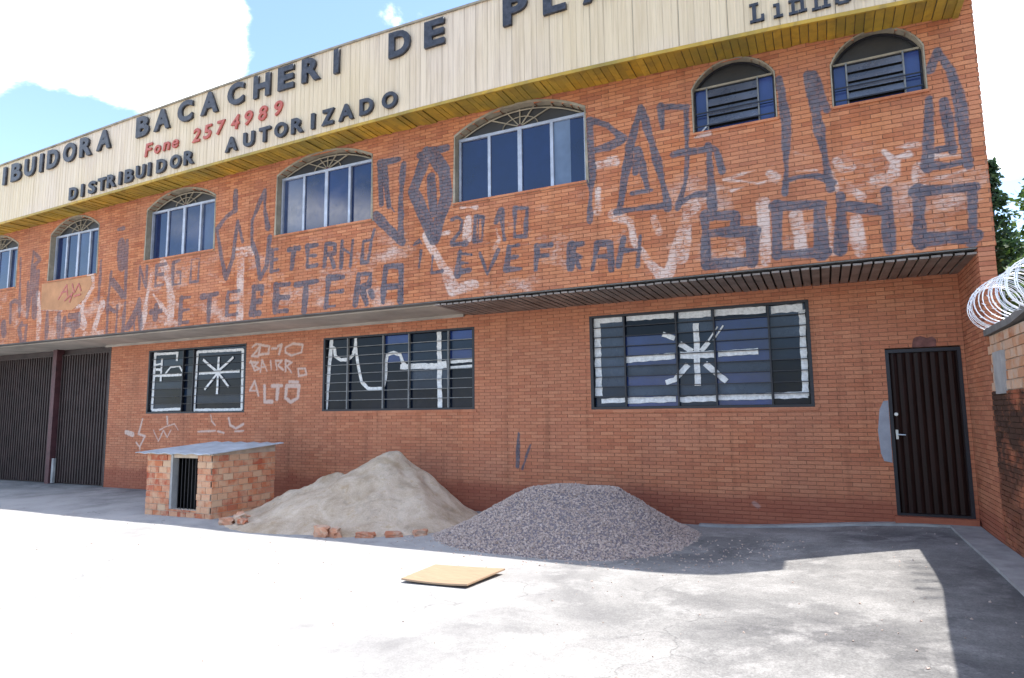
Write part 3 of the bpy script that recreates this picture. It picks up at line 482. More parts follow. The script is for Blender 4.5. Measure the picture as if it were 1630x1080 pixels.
# wing wall
wing = part(MB().box(9.64, 9.79, -1.19, .25, -.25, 3.2), 'side_wall', M['mortar_side'])
b = MB()
for (y0, y1, z0, z1) in brick_list(-1.195, .0, -.25, 3.2, lambda a, c: []):
    b.box(9.64-PR-random.uniform(0, .002), 9.645, y0, y1, z0, z1)
for i, a, c in courses(-.25, 3.2):
    b.box(9.635, 9.79, -1.19-PR-.003, -1.19, a+J/2, c-J/2)
o = part(b, 'brickwork', M['brick_side'], wing); o['kind'] = 'stuff'
# flank, back, roof
fl = MB(); fl.box(9.62, 9.795, -.999, 11, 3.2, 7.3); fl.box(9.80, 9.86, .26, 11, -.25, 3.2)
part(fl, 'flank_wall', M['mortar_side'])
b = MB()
for (y0, y1, z0, z1) in brick_list(-1.195, 11, 3.2, 7.25, lambda a, c: []): b.box(9.79, 9.80+PR, y0, y1, z0, z1)
o = part(b, 'brickwork', M['brick_side'], None); o['kind'] = 'stuff'
part(MB().box(XL, 9.6, 10.8, 11, -.25, 7.2), 'rear_wall', M['mortar_side'])
part(MB().box(XL, XL+.2, -.99, 10.79, -.25, 7.2), 'end_wall', M['mortar_side'])
rf = MB()
for i in range(48):
    x0 = XL+(9.74-XL)*i/48; x1 = XL+(9.74-XL)*(i+1)/48
    rf.hexa([(x0, YE+.06, interp(FT, x0)-.25), (x1, YE+.06, interp(FT, x1)-.25), (x1, 11, 6.9), (x0, 11, 6.9), (x0, YE+.06, interp(FT, x0)-.12), (x1, YE+.06, interp(FT, x1)-.12), (x1, 11, 7.0), (x0, 11, 7.0)])
part(rf, 'roof', M['roof_dark'])
# soffit over the recess
sf = MB(); sf.box(XL, 2.5, -1.0, .3, 3.165, 3.19); sf.box(2.5, 9.64, -1.0, .0, 3.20, 3.215)
part(sf, 'soffit', M['soffit'])
part(MB().box(XL, 9.63, YF+.005, -.99, 3.186, 3.1995), 'soffit_beam', M['dark_concrete'])
mb = MB().box(-.045, .045, -1.17, -.004, -.012, .012); sm = bpy.data.meshes.new('soffit_slat'); sm.from_pydata(mb.v, [], mb.f); sm.materials.append(M['slat'])
x = 2.58
while x < 9.6:
    pshare('soffit_slat', sm, B, (x, 0, 3.145+random.uniform(-.004, .004)), rot=(0, random.uniform(-.05, .05), 0)); x += .113
part(MB().box(2.5, 9.63, -1.0, -.0, 3.17, 3.19), 'soffit_backing', M['interior'])
part(MB().bar((-7.6, -.02, 3.14), (2.4, -.02, 3.14), .05), 'soffit_trim', M['soffit'])
# fascia
fp = 0.2; n = int((9.62-XL)/fp)
for i in range(n):
    x0 = 9.6-(i+1)*fp; x1 = x0+fp-(.006 if i % 3 == 0 else .001); d = random.uniform(0, .004); b = MB()
    zb0, zb1, zt0, zt1 = interp(FB, x0), interp(FB, x1), interp(FT, x0), interp(FT, x1)
    prof = [(0, 0), (.40, 0), (.46, -.007), (.52, -.007), (.58, 0), (.93, 0), (.96, .006), (1, .006)]
    for (a, da), (c, dc) in zip(prof, prof[1:]):
        xa, xc = x0+(x1-x0)*a, x0+(x1-x0)*c; za, zc = zb0+(zb1-zb0)*a, zb0+(zb1-zb0)*c; ta, tc = zt0+(zt1-zt0)*a, zt0+(zt1-zt0)*c
        b.quad((xa, YE-d+da, za), (xc, YE-d+dc, zc), (xc, YE-d+dc, tc), (xa, YE-d+da, ta))
    b.quad((x0, YE-d, zt0), (x1, YE-d+.012, zt1), (x1, YE+.05, zt1), (x0, YE+.05, zt0)); b.quad((x0, YE+.05, zb0), (x1, YE+.05, zb1), (x1, YE-d+.012, zb1), (x0, YE-d, zb0))
    part(b, 'fascia_panel', M['fascia'])
bk = MB(); tr = MB(); ed = MB()
for i in range(40):
    x0 = XL+(9.6-XL)*i/40; x1 = XL+(9.6-XL)*(i+1)/40; a0, a1, t0, t1 = interp(FB, x0), interp(FB, x1), interp(FT, x0), interp(FT, x1)
    bk.hexa([(x0, YE+.02, a0+.02), (x1, YE+.02, a1+.02), (x1, YE+.06, a1+.02), (x0, YE+.06, a0+.02), (x0, YE+.02, t0-.01), (x1, YE+.02, t1-.01), (x1, YE+.06, t1-.01), (x0, YE+.06, t0-.01)])
    tr.hexa([(x0, YE-.03, t0-.02), (x1, YE-.03, t1-.02), (x1, YE+.1, t1-.02), (x0, YE+.1, t0-.02), (x0, YE-.03, t0+.015), (x1, YE-.03, t1+.015), (x1, YE+.1, t1+.015), (x0, YE+.1, t0+.015)])
    ed.hexa([(x0, YE-.012, a0-.03), (x1, YE-.012, a1-.03), (x1, YE+.02, a1-.03), (x0, YE+.02, a0-.03), (x0, YE-.012, a0+.018), (x1, YE-.012, a1+.018), (x1, YE+.02, a1+.018), (x0, YE+.02, a0+.018)])
part(bk, 'fascia_backing', M['roof_dark']); part(tr, 'fascia_flashing', M['surround']); part(ed, 'fascia_edge', M['eave'])
b = MB(); b.hexa([(9.6, YE-.01, 5.9), (9.66, YE-.01, 5.9), (9.66, YF-.01, 5.9), (9.6, YF-.01, 5.9), (9.6, YE-.01, 7.4), (9.66, YE-.01, 7.4), (9.66, YF-.01, 7.4), (9.6, YF-.01, 7.4)])
part(b, 'fascia_end_board', M['eave'])
ew = .1; n = int((9.6-XL)/ew)
for i in range(n):
    x1 = 9.597-i*ew; x0 = x1-ew+.008; z = interp(FB, (x0+x1)/2)
    if i == 0: ebm = MB().box(-(ew-.008)/2, (ew-.008)/2, YE+.021, YF-.012, -.008, .008); em = bpy.data.meshes.new('eave_board'); em.from_pydata(ebm.v, [], ebm.f); em.materials.append(M['eave'])
    pshare('eave_board', em, B, ((x0+x1)/2, 0, z-.005+random.uniform(-.004, .004)), rot=(random.uniform(-.008, .008), 0, 0))
bk = MB()
for i in range(40):
    x0 = XL+(9.6-XL)*i/40; x1 = XL+(9.6-XL)*(i+1)/40; a0, a1 = interp(FB, x0)+.02, interp(FB, x1)+.02
    bk.hexa([(x0, YE+.061, a0), (x1, YE+.061, a1), (x1, YF-.012, a1), (x0, YF-.012, a0), (x0, YE+.061, a0+.02), (x1, YE+.061, a1+.02), (x1, YF-.012, a1+.02), (x0, YF-.012, a0+.02)])
part(bk, 'eave_backing', M['roof_dark'])

# ---- raised sign letters
def text_mesh(ch, extr, off, bev=.006):
    cu = bpy.data.curves.new('t', 'FONT'); cu.body = ch; cu.size = 1; cu.extrude = extr; cu.offset = off; cu.bevel_depth = bev; cu.bevel_resolution = 1; cu.resolution_u = 4; cu.align_x = 'CENTER'
    o = bpy.data.objects.new('t', cu); COL.objects.link(o); dg = bpy.context.evaluated_depsgraph_get(); dg.update()
    me = bpy.data.meshes.new_from_object(o.evaluated_get(dg)); bpy.data.objects.remove(o); bpy.data.curves.remove(cu); return me
LCACHE = {}
def letter(ch, x, z, h, w, mat, bold=.045, shear=0, yf=YE-.008, depth=.05, caps=True):
    key = (ch, mat.name, bold)
    if key not in LCACHE:
        me = text_mesh(ch, .5, bold); co = np.empty(len(me.vertices)*3); me.vertices.foreach_get('co', co); co = co.reshape(-1, 3)
        x0, x1 = co[:, 0].min(), co[:, 0].max(); y0, y1 = co[:, 1].min(), co[:, 1].max()
        zc = co[:, 2]; co = np.stack([(co[:, 0]-(x0+x1)/2), zc/np.abs(zc).max()*.5, (co[:, 1]-y0)], 1)
        me.vertices.foreach_set('co', co.ravel()); me.materials.clear(); me.materials.append(mat); me.update()
        LCACHE[key] = (me, x1-x0, y1-y0)
    me, ww, hh = LCACHE[key]
    m2 = me.copy(); co = np.empty(len(m2.vertices)*3); m2.vertices.foreach_get('co', co); co = co.reshape(-1, 3)
    co[:, 2] *= h/hh; co[:, 0] = co[:, 0]*w/ww+co[:, 2]*shear; co[:, 1] = co[:, 1]*depth; co[:, 1] *= -1; m2.vertices.foreach_set('co', co.ravel()); m2.flip_normals(); m2.update(); m2.name = 'letter'
    o = bpy.data.objects.new('letter', m2); COL.objects.link(o); o.parent = B; o.matrix_parent_inverse = pinv(B); o.location = (x, yf-depth/2, z); return o
ROW1 = [('I',-9.05,6.88),('B',-8.57,6.90),('U',-8.03,6.92),('I',-7.58,6.935),('D',-7.14,6.95),('O',-6.53,6.98),('R',-5.95,7.0),('A',-5.33,7.03),('B',-4.08,7.06),('A',-3.49,7.08),('C',-2.82,7.10),('A',-2.14,7.115),('C',-1.45,7.13),('H',-.79,7.13),('E',-.21,7.14),('R',.37,7.15),('I',.93,7.15),('D',2.22,7.12),('E',2.88,7.11),('P',4.27,7.08),('L',4.89,7.07),('A',5.55,7.06)]
ROW3 = [('D',-6.29,6.09),('I',-5.97,6.105),('S',-5.63,6.115),('T',-5.30,6.13),('R',-4.99,6.15),('I',-4.71,6.155),('B',-4.42,6.16),('U',-4.07,6.18),('I',-3.80,6.185),('D',-3.44,6.19),('O',-3.03,6.20),('R',-2.65,6.21),('A',-1.51,6.25),('U',-1.07,6.255),('T',-.68,6.265),('O',-.29,6.27),('R',.09,6.27),('I',.44,6.27),('Z',.77,6.275),('A',1.16,6.275),('D',1.58,6.28),('O',2.04,6.28)]
ROW2 = [('F',-3.90,6.61),('o',-3.62,6.62),('n',-3.35,6.63),('e',-3.10,6.63),('2',-2.5,6.63),('5',-2.2,6.64),('7',-1.86,6.65),('4',-1.47,6.67),('9',-1.14,6.68),('8',-.78,6.69),('9',-.41,6.70)]
WID = {'I': .10, 'H': .36, 'U': .36, 'D': .37, 'O': .40, 'R': .37, 'A': .42, 'B': .35, 'C': .37, 'E': .33, 'P': .35, 'L': .31, 'S': .34, 'T': .36, 'Z': .36}
for c, x, z in ROW1: letter(c, x, z, .43, WID[c]*1.12, M['letter_black'], .035)
for c, x, z in ROW3: letter(c, x, z, .275, WID[c]*.74 if c != 'I' else .075, M['letter_black'], .03)
for c, x, z in ROW2: letter(c, x, z, (.27 if c in '0123456789F' else .17), (.20 if c in '0123456789' else .18), M['letter_red'], .012, .16, depth=.03)
# slab serif letters at the right end
SER = {'L': [(0,.0,.62,.14),(.12,0,.30,1),(0,.88,.42,1),(.52,0,.66,.34)], 'i': [(0,0,.42,.13),(.13,0,.29,.72),(0,.60,.29,.72)],
       'n': [(0,0,.40,.13),(.12,0,.27,.74),(0,.62,.27,.74),(.12,.6,.62,.74),(.52,0,.68,.68),(.42,0,.80,.13)],
       'h': [(0,0,.40,.13),(.12,0,.27,1),(0,.88,.27,1),(.12,.58,.62,.72),(.52,0,.68,.66),(.42,0,.80,.13)],
       'o': [(.1,0,.55,.14),(.1,.60,.55,.74),(0,.08,.16,.66),(.49,.08,.65,.66)], 'v': [(.0,.62,.34,.74),(.42,.62,.76,.74)]}
for c, x, z in [('L', 7.46, 6.16), ('i', 7.73, 6.15), ('n', 7.90, 6.14), ('h', 8.15, 6.12), ('o', 8.40, 6.115), ('v', 8.61, 6.11)]:
    b = MB(); S_ = .25
    for i, (a, d, e, f) in enumerate(SER[c]): y = YE-.035-.0007*i; b.box(x+a*S_, x+e*S_, y, YE-.009, z+d*S_, z+f*S_)
    if c == 'v':
        b.bar((x+.17*S_, YE-.03, z+.7*S_), (x+.38*S_, YE-.03, z), .045, .02); b.bar((x+.59*S_, YE-.0315, z+.7*S_), (x+.38*S_, YE-.0315, z), .045, .02)
    part(b, 'letter', M['letter_black'])

# ---- arched upper windows
def arc_pts(w, k=16, grow=0):
    x0, x1, sill, spring, apex = w[:5]; a = (x1-x0)/2; h = apex-spring; r = (a*a+h*h)/(2*h); cx = (x0+x1)/2; cz = apex-r; th = math.asin(min(1, a/r))
    return [(cx+(r+grow)*math.sin(-th+2*th*i/k), cz+(r+grow)*math.cos(-th+2*th*i/k)) for i in range(k+1)]
YP = YF+.13
def upper_window(w, idx):
    x0, x1, sill, spring, apex, kind = w; cx = (x0+x1)/2
    root = empty('arched_window', (cx, YF, sill), parent=B); root.matrix_parent_inverse = pinv(B)
    root.location = (cx, YF, sill)
    # surround: jambs, sill and arch ring lining the opening
    ring = [(x0, sill)]+arc_pts(w)+[(x1, sill)]; outr = [(x0-.045, sill-.04)]+arc_pts(w, grow=.036)+[(x1+.045, sill-.04)]
    if kind == 'small': outr = [(x0-.016, sill-.02)]+arc_pts(w, grow=.017)+[(x1+.016, sill-.02)]
    b = MB(); ya, yb = YF-.014, YP+.02
    for i in range(len(ring)-1):
        (a, c), (d, e) = ring[i], ring[i+1]; (A_, C_), (D_, E_) = outr[i], outr[i+1]
        b.quad((a, ya, c), (d, ya, e), (D_, ya, E_), (A_, ya, C_)); b.quad((a, ya, c), (a, yb, c), (d, yb, e), (d, ya, e)); b.quad((A_, ya, C_), (D_, ya, E_), (D_, yb, E_), (A_, yb, C_))
    b.quad((x0-.045, ya, sill-.04), (x1+.045, ya, sill-.04), (x1, ya, sill), (x0, ya, sill)) if kind == 'wide' else None
    part(b, 'surround', M['surround'], root)
    part(MB().box(x0-.03, x1+.03, YF-.03, YP+.02, sill-.035, sill-.002), 'sill', M['brick_up'], root)
    # fanlight glass
    fz = spring-.02; ap = arc_pts(w); b = MB()
    b.v = [(cx, YP+.012, fz)]+[(p[0], YP+.012, p[1]) for p in ap]+[(x0, YP+.012, fz), (x1, YP+.012, fz)]
    k = len(ap); b.f = [(0, i+2, i+1) for i in range(k-1)]+[(0, 1, k+1), (0, k+2, k)]
    part(b, 'fanlight_pane', M['glass_fan'], root)
    if kind == 'wide':
        fr = MB(); wd = x1-x0; cols = [x0+.03+i*(wd-.06)/4 for i in range(5)]
        fr.box(x0+.002, x1-.002, YP-.035, YP+.008, spring-.05, spring-.005); fr.box(x0+.002, x1-.002, YP-.03, YP+.008, sill, sill+.035)
        for i, c in enumerate(cols):
            hw = .018 if i in (0, 4) else (.034 if i == 2 else .024)
            fr.box(c-hw, c+hw, YP-.04, YP+.006, sill+.035, spring-.05)
        part(fr, 'frame', M['frame_light'], root)
        for i in range(4):
            a, c = cols[i]+.02, cols[i+1]-.02; dy = .0 if i in (0, 3) else -.012
            mat = M['glass_blue']
            if idx == 4 and i == 3:
                part(MB().box(a, a+(c-a)*.55, YP-.008, YP+.0, sill+.035, spring-.05), 'curtained_pane', M['glass_curtain'], root); a = a+(c-a)*.55
            if (idx == 3 and i == 0) or (idx == 2 and i == 3) or (idx == 1 and i == 2): mat = M['glass_pale']
            pb = MB(); t = random.uniform(-.010, .010); y = YP+dy+.004
            pb.hexa([(a, y-t, sill+.03), (c, y+t, sill+.03), (c, y+.006+t, sill+.03), (a, y+.006-t, sill+.03), (a, y-t, spring-.045), (c, y+t, spring-.045), (c, y+.006+t, spring-.045), (a, y+.006-t, spring-.045)])
            part(pb, 'pane', mat, root)
        # sunburst bars of the fanlight
        for ang in (22, 50, 90, 130, 158):
            dx, dz = math.cos(R(ang)), math.sin(R(ang)); L = .05
            while True:
                p = (cx+dx*(L+.02), fz+.02+dz*(L+.02)); hw = arch_half(w, p[1])
                if hw is None or abs(p[0]-cx) > hw-.02: break
                L += .02
            part(MB().bar((cx, YP-.012, fz+.02), (cx+dx*L, YP-.012, fz+.02+dz*L), .018), 'fan_bar', M['surround'], root)
        ip = arc_pts(w, 14, -.035); tb = MB().tube([(p[0], YP-.012, p[1]) for p in ip], .014, 5); part(tb, 'arch_bar', M['surround'], root)
        rb = MB().tube([(cx+.30*math.cos(R(a)), YP-.014, fz+.02+.16*math.sin(R(a))) for a in range(0, 181, 15)], .009, 5); part(rb, 'arch_bar', M['surround'], root)
        part(MB().tube([(cx, YP-.03, fz+.02), (cx, YP-.005, fz+.02)], .035, 10), 'rosette', M['gate_post'], root)
    else:
        dk = MB(); ip = [(x0+.012, sill+.005)]+arc_pts(w, 16, -.014)+[(x1-.012, sill+.005)]
        dk.tube([(p[0], YP-.03, p[1]) for p in ip], .013, 5)
        dk.box(x0+.02, x1-.02, YP-.04, YP-.02, sill+.004, sill+.022); part(dk, 'frame', M['frame_dark'], root)
        wd = x1-x0; a, c = x0+wd*.17, x1-wd*.20; ht = spring-sill
        for s0, s1 in ((x0+.02, a-.012), (c+.012, x1-.02)):
            for z0, z1 in ((sill+.02, sill+ht*.44), (sill+ht*.46, spring+.02)):
                part(MB().box(s0, s1, YP-.012, YP-.004, z0, z1), 'pane', M['glass_side'], root)
        for k in range(4):
            z0 = sill+ht*(.16+.215*k); z1 = z0+ht*.195; pb = MB()
            pb.hexa([(a+.01, YP-.075, z0), (c-.01, YP-.075, z0), (c-.01, YP-.069, z0), (a+.01, YP-.069, z0), (a+.01, YP-.03, z1), (c-.01, YP-.03, z1), (c-.01, YP-.024, z1), (a+.01, YP-.024, z1)])
            part(pb, 'louvre_pane', M['glass_louvre'], root)
        part(MB().box(a, c, YP-.012, YP-.004, sill+.02, sill+ht*.14), 'pane', M['glass_side'], root)
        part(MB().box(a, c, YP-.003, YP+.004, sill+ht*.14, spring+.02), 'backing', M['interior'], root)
        for c_ in (a, c): part(MB().box(c_-.009, c_+.009, YP-.06, YP-.01, sill+.022, spring+.03), 'louvre_frame', M['bar_grey'], root)
        hb = MB(); hb.box(x0+.02, x1-.02, YP-.05, YP-.035, spring+.02, spring+.045)
        part(hb, 'transom', M['surround'], root)
        hb = MB()
        for z_ in (sill+ht*.15, sill+ht*.45): hb.box(x0+.02, x1-.02, YP-.10, YP-.088, z_-.008, z_+.008)
        part(hb, 'guard_bar', M['frame_dark'], root)
        if idx == 5:
            part(MB().bar((x0+.06, YP-.02, sill+.03), (a+.02, YP-.02, sill+.16), .02, .006), 'scrap_of_tape', M['tape'], root)
M['glass_louvre'] = glass('hazy_louvre_glass', (.13, .15, .20), .25, 1.6)
M['glass_fan'] = glass('dusty_fanlight_glass', (.045, .043, .042), .3, 1.5)
M['glass_pale'] = glass('pale_blue_glass', (.035, .055, .12), .1, 1.75)  # paler blue base for a few of the upper panes
M['glass_side'] = glass('blue_glass', (.035, .06, .20), .12, 1.6)
for i, w in enumerate(UW): upper_window(w, i)
UG = MB()   # dark rooms behind the windows
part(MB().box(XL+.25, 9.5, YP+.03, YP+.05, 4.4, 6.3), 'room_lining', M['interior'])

# ---- barred ground floor windows
def lower_window(w, idx, cols, rows, barm, pick):
    x0, x1, z0, z1 = w; root = empty('barred_window', ((x0+x1)/2, 0, z0)); root.parent = B; root.matrix_parent_inverse = pinv(B)
    root.location = ((x0+x1)/2, 0, z0)
    f = MB(); e = .045; f.box(x0, x0+e, -.012, .12, z0, z1); f.box(x1-e, x1, -.012, .12, z0, z1); f.box(x0+e, x1-e, -.012, .12, z0, z0+e*.8); f.box(x0+e, x1-e, -.012, .12, z1-e*.8, z1)
    part(f, 'frame', M['frame_dark'], root)
    cs = [x0+e]+list(cols)+[x1-e]
    for c in cols: part(MB().box(c-.012, c+.012, .0, .05, z0+e*.8, z1-e*.8), 'mullion', barm, root)
    rz = [z0+.036+(z1-z0-.072)*i/rows for i in range(rows+1)]
    for z in rz[1:-1]:
        part(MB().box(x0+e, x1-e, .012, .024, z-.006, z+.006), 'guard_bar', barm, root)
    for i in range(len(cs)-1):
        for j in range(rows):
            mat = pick(i, j)
            part(MB().box(cs[i]+.008, cs[i+1]-.008, .063+random.uniform(0, .004), .075, rz[j]+.004, rz[j+1]-.004), 'pane', mat, root)
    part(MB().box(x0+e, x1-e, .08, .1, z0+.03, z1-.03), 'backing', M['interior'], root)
    k = 0
    for t in TAPE:
        if t[0] != idx: continue
        wd = t[1]*1.12; P = [(t[i], t[i+1]) for i in range(2, len(t), 2)]
        Q = [Vector(P[0])]
        for a, c in zip(P, P[1:]):
            a, c = Vector(a), Vector(c); n = max(1, int((c-a).length/.06))
            for i in range(n): Q.append(a.lerp(c, (i+1)/n))
        b = MB(); y = .056-.0006*k; k += 1; L = []
        for i, q in enumerate(Q):
            d = (Q[min(i+1, len(Q)-1)]-Q[max(i-1, 0)]).normalized(); nn = Vector((-d.y, d.x)); h1 = wd/2*random.uniform(.82, 1.12); h2 = wd/2*random.uniform(.82, 1.12)
            L.append((q+nn*h1, q-nn*h2))
        cl = lambda p: (min(max(p.x, x0+e), x1-e), min(max(p.y, z0+.036), z1-.036))
        for (a, c), (d, g) in zip(L, L[1:]):
            a, c, d, g = cl(a), cl(c), cl(d), cl(g)
            b.quad((a[0], y, a[1]), (d[0], y, d[1]), (g[0], y, g[1]), (c[0], y, c[1]))
        part(b, 'paint_stroke', M['tape'], root)
def pick_r(i, j):
    if i in (1, 3): return [M['glass_blue2'], M['glass_grey'], M['glass_blue2'], M['glass_grey'], M['glass_blue2'], M['glass_blue2'], M['glass_blue2'], M['glass_blue2' if i == 3 else 'glass_dark'], M['glass_dark']][j]
    if i == 2: return M['glass_grey'] if j in (1, 3, 7, 8) else M['glass_mid']
    if i == 0: return M['glass_grey'] if j > 1 else M['glass_mid']
    return M['glass_grey'] if j > 5 else (M['glass_mid'] if j > 3 else M['glass_dark'])
M['glass_mid'] = glass('mid_glass', (.014, .028, .055), .15, 1.3)
def pick_m(i, j):
    if i == 3: return M['glass_mid'] if j in (2, 4, 5, 6) else (M['glass_grey'] if j == 3 else M['glass_dark'])
    if i in (2, 4) and j > 4: return M['glass_blue2'] if j % 2 else M['glass_mid']
    return M['glass_dark'] if j < 5 or i < 2 else M['glass_mid']
def pick_l(i, j): return M['glass_dark'] if (i+j) % 3 else M['glass_mid']
lower_window(LW[0], 0, (-4.86, -4.52), 8, M['frame_dark'], pick_l)
lower_window(LW[1], 1, (-.2, .64, 1.22, 2.06), 8, M['bar_grey'], pick_m)
lower_window(LW[2], 2, (5.26, 6.06, 6.61, 7.36), 9, M['frame_dark'], pick_r)
for w in LW: part(MB().box(w[0]-.04, w[1]+.04, -.02, .1, w[2]-.05, w[2]-.002), 'window_sill', M['brick_lo'])

# ---- the dark door
D0, D1, DZ0, DZ1 = DOOR
dr = empty('metal_door', ((D0+D1)/2, 0, DZ0)); dr.parent = B; dr.matrix_parent_inverse = pinv(B)
f = MB(); f.box(D0, D0+.04, -.012, .12, DZ0, DZ1); f.box(D1-.04, D1, -.012, .12, DZ0, DZ1); f.box(D0+.04, D1-.04, -.012, .12, DZ1-.045, DZ1); f.box(D0+.04, D1-.04, -.012, .12, DZ0, DZ0+.03)
part(f, 'frame', M['frame_dark'], dr)
part(MB().box(D0+.04, D1-.04, .035, .06, DZ0+.03, DZ1-.045), 'leaf', M['door'], dr)
nr = 8; wd = (D1-D0-.10)/nr
for i in range(nr):
    xa = D0+.05+i*wd; b = MB(); ps = [(0, .030), (.2, .020), (.5, .014), (.8, .020), (1, .030)]
    for (a, ya), (c, yc) in zip(ps, ps[1:]): b.quad((xa+a*wd*.94, ya, DZ0+.035), (xa+c*wd*.94, yc, DZ0+.035), (xa+c*wd*.94, yc, DZ1-.05), (xa+a*wd*.94, ya, DZ1-.05))
    part(b, 'rib', M['door'], dr, smooth=True)
h = MB(); h.tube([(D0+.07, .01, 1.10), (D0+.07, -.045, 1.10)], .012, 10); h.tube([(D0+.07, -.045, 1.10), (D0+.16, -.048, 1.095)], .009, 8); h.box(D0+.056, D0+.084, -.002, .010, 1.04, 1.16)
part(h, 'handle', M['steel'], dr); part(MB().tube([(D0+.075, .01, 1.36), (D0+.075, -.02, 1.36)], .022, 12), 'lock', M['steel'], dr)
part(MB().box(8.6, 9.63, .21, .26, -.25, 3.1), 'door_light_block', M['interior'])  # added black backing that keeps sun from leaking in round the door
part(MB().box(D0-.03, D1+.02, -.10, .1, -.25, DZ0-.002), 'doorstep', M['brick_lo'])
# patched plaster beside the door, painted-over mark above it, tan patch under an upper window
b = MB(); pts = [(8.63, .86), (8.66, .76), (8.752, .74), (8.756, 1.54), (8.70, 1.53), (8.65, 1.42), (8.615, 1.15)]
b.v = [(x, -.013, z) for x, z in pts]+[(x, .0, z) for x, z in pts]; k = len(pts); b.f = [tuple(range(k))]+[(i, (i+1) % k, k+(i+1) % k, k+i) for i in range(k)]
part(b, 'plaster_patch', M['plaster_grey'])
b = MB(); pts = [(9.07, 2.215), (9.33, 2.215), (9.34, 2.30), (9.30, 2.345), (9.24, 2.33), (9.17, 2.36), (9.10, 2.34), (9.08, 2.29)]; b.v = [(x, -.0115, z) for x, z in pts]+[(x, .0, z) for x, z in pts]; k = len(pts); b.f = [tuple(range(k))]+[(i, (i+1) % k, k+(i+1) % k, k+i) for i in range(k)]
part(b, 'painted_mark', M['purple'])
b = MB(); pts = [(-8.2, 3.92), (-7.0, 3.82), (-6.6, 4.02), (-6.33, 4.34), (-6.40, 4.53), (-8.24, 4.53)]; b.v = [(x, YF-.012, z) for x, z in pts]+[(x, YF, z) for x, z in pts]; k = len(pts); b.f = [tuple(range(k))]+[(i, (i+1) % k, k+(i+1) % k, k+i) for i in range(k)]
part(b, 'plaster_patch', M['tan'])
b = MB()
for P in ([(-7.55,4.10),(-7.25,4.42),(-7.2,4.15)],[(-7.45,4.25),(-7.2,4.27)],[(-7.05,4.42),(-6.95,4.2),(-6.8,4.4),(-6.7,4.22)],[(-7.3,4.05),(-7.0,4.2),(-7.1,4.0)],[(-6.95,4.12),(-6.7,4.15)]):
    for a, c in zip(P, P[1:]): b.bar((a[0], YF-.015-len(b.f)*.0002, a[1]), (c[0], YF-.015-len(b.f)*.0002, c[1]), .035, .004)
part(b, 'painted_scrawl', M['letter_red'])

# ---- gates on the left
gt = empty('sliding_gate', (-11, 0, -.2)); gt.parent = B; gt.matrix_parent_inverse = pinv(B)
part(MB().box(XL+.2, -7.42, .13, .16, -.24, 3.16), 'backing_sheet', M['gate'], gt)
rl = []
for z0, z1 in ((-.17, -.10), (.40, .46), (.62, .68), (1.35, 1.40), (1.62, 1.67), (2.30, 2.35), (2.95, 3.03)):
    part(MB().box(XL+.2, -9.72, .06, .10, z0, z1), 'rail', M['gate'], gt); part(MB().box(-9.52, -7.46, .06, .10, z0, z1), 'rail', M['gate'], gt)
gb = MB().box(-.011, .011, .03, .062, -.17, 3.0); gm = bpy.data.meshes.new('gate_bar'); gm.from_pydata(gb.v, [], gb.f); gm.materials.append(M['gate'])
x = -7.55
while x > -13.5:
    if not -9.75 < x < -9.5: pshare('gate_bar', gm, gt, (x, random.uniform(-.003, .003), 0))
    x -= .105
part(MB().box(-9.70, -9.54, -.06, .12, -.22, 3.16), 'gate_post', M['gate_post'], gt)
part(MB().box(-7.46, -7.415, -.01, .12, -.22, 3.16), 'gate_jamb', M['gate'], gt)
part(MB().box(-9.50, -9.42, -.03, .028, -.18, .42), 'pale_rag_of_paint', M['concrete'], gt)
part(MB().box(XL, -7.41, .17, .2, -.25, 3.16), 'garage_back', M['interior'])

# ------------------------------------------------------------------ boundary wall and razor wire
BW = tag(empty('boundary_wall', (9.75, -6, -.2)), 'old sooty brick boundary wall topped with newer orange hollow blocks, right of the door', 'wall')
YW0, YW1 = -9.0, -1.215
w1 = part(MB().box(9.645, 9.86, YW0, YW1, -.4, 1.6), 'old_brick_base', M['mortar_old'], BW)
w2 = part(MB().box(9.66, 9.84, YW0, YW1, 1.6, 2.2), 'block_course', M['kennel_mortar'], BW)
lst = brick_list(-6.0, YW1, -.25, 1.6, lambda a, c: []); lst.sort(key=lambda q: -q[1])
bb = MB(); nind = 0; om = {}
for q in lst:
    y0, y1, z0, z1 = q; d = random.uniform(0, .014)
    if q[1] > -3.6 and nind < 290:
        key = (round(y1-y0, 3), round(z1-z0, 3))
        if key not in om:
            t_ = MB().box(-.012, .012, -(y1-y0)/2, (y1-y0)/2, -(z1-z0)/2, (z1-z0)/2); mm = bpy.data.meshes.new('brick'); mm.from_pydata(t_.v, [], t_.f); mm.materials.append(M['brick_old']); om[key] = mm
        pshare('brick', om[key], w1, (9.645-d+.004, (y0+y1)/2, (z0+z1)/2), rot=(random.uniform(-.02, .02), 0, random.uniform(-.015, .015))); nind += 1
    else: bb.box(9.633-d, 9.65, y0, y1, z0, z1)
o = part(bb, 'brickwork', M['brick_old'], w1); o['kind'] = 'stuff'
for k in range(6):
    y = YW1-(.1 if k % 2 else 0)
    while y > -6:
        L = .185; d = random.uniform(0, .012); part(MB().box(9.648-d, 9.668, y-L, y, 1.607+k*.098, 1.607+k*.098+.086), 'block', M['block'], w2); y -= .2
WT = [(YW1-.004, 2.2), (-2.3, 2.21), (-2.95, 2.27), (-3.4, 2.42), (-4.0, 2.60), (-5.0, 2.84), (-6.0, 3.02), (YW0, 3.2)]  # top climbs out of view; that rise is assumed, shaped for its yard shadow
def wt(y):
    for (a, p), (c, q) in zip(WT, WT[1:]):
        if c <= y <= a: return p+(q-p)*(y-a)/(c-a)
    return WT[0][1] if y > WT[0][0] else WT[-1][1]
cp = MB(); rs = MB()
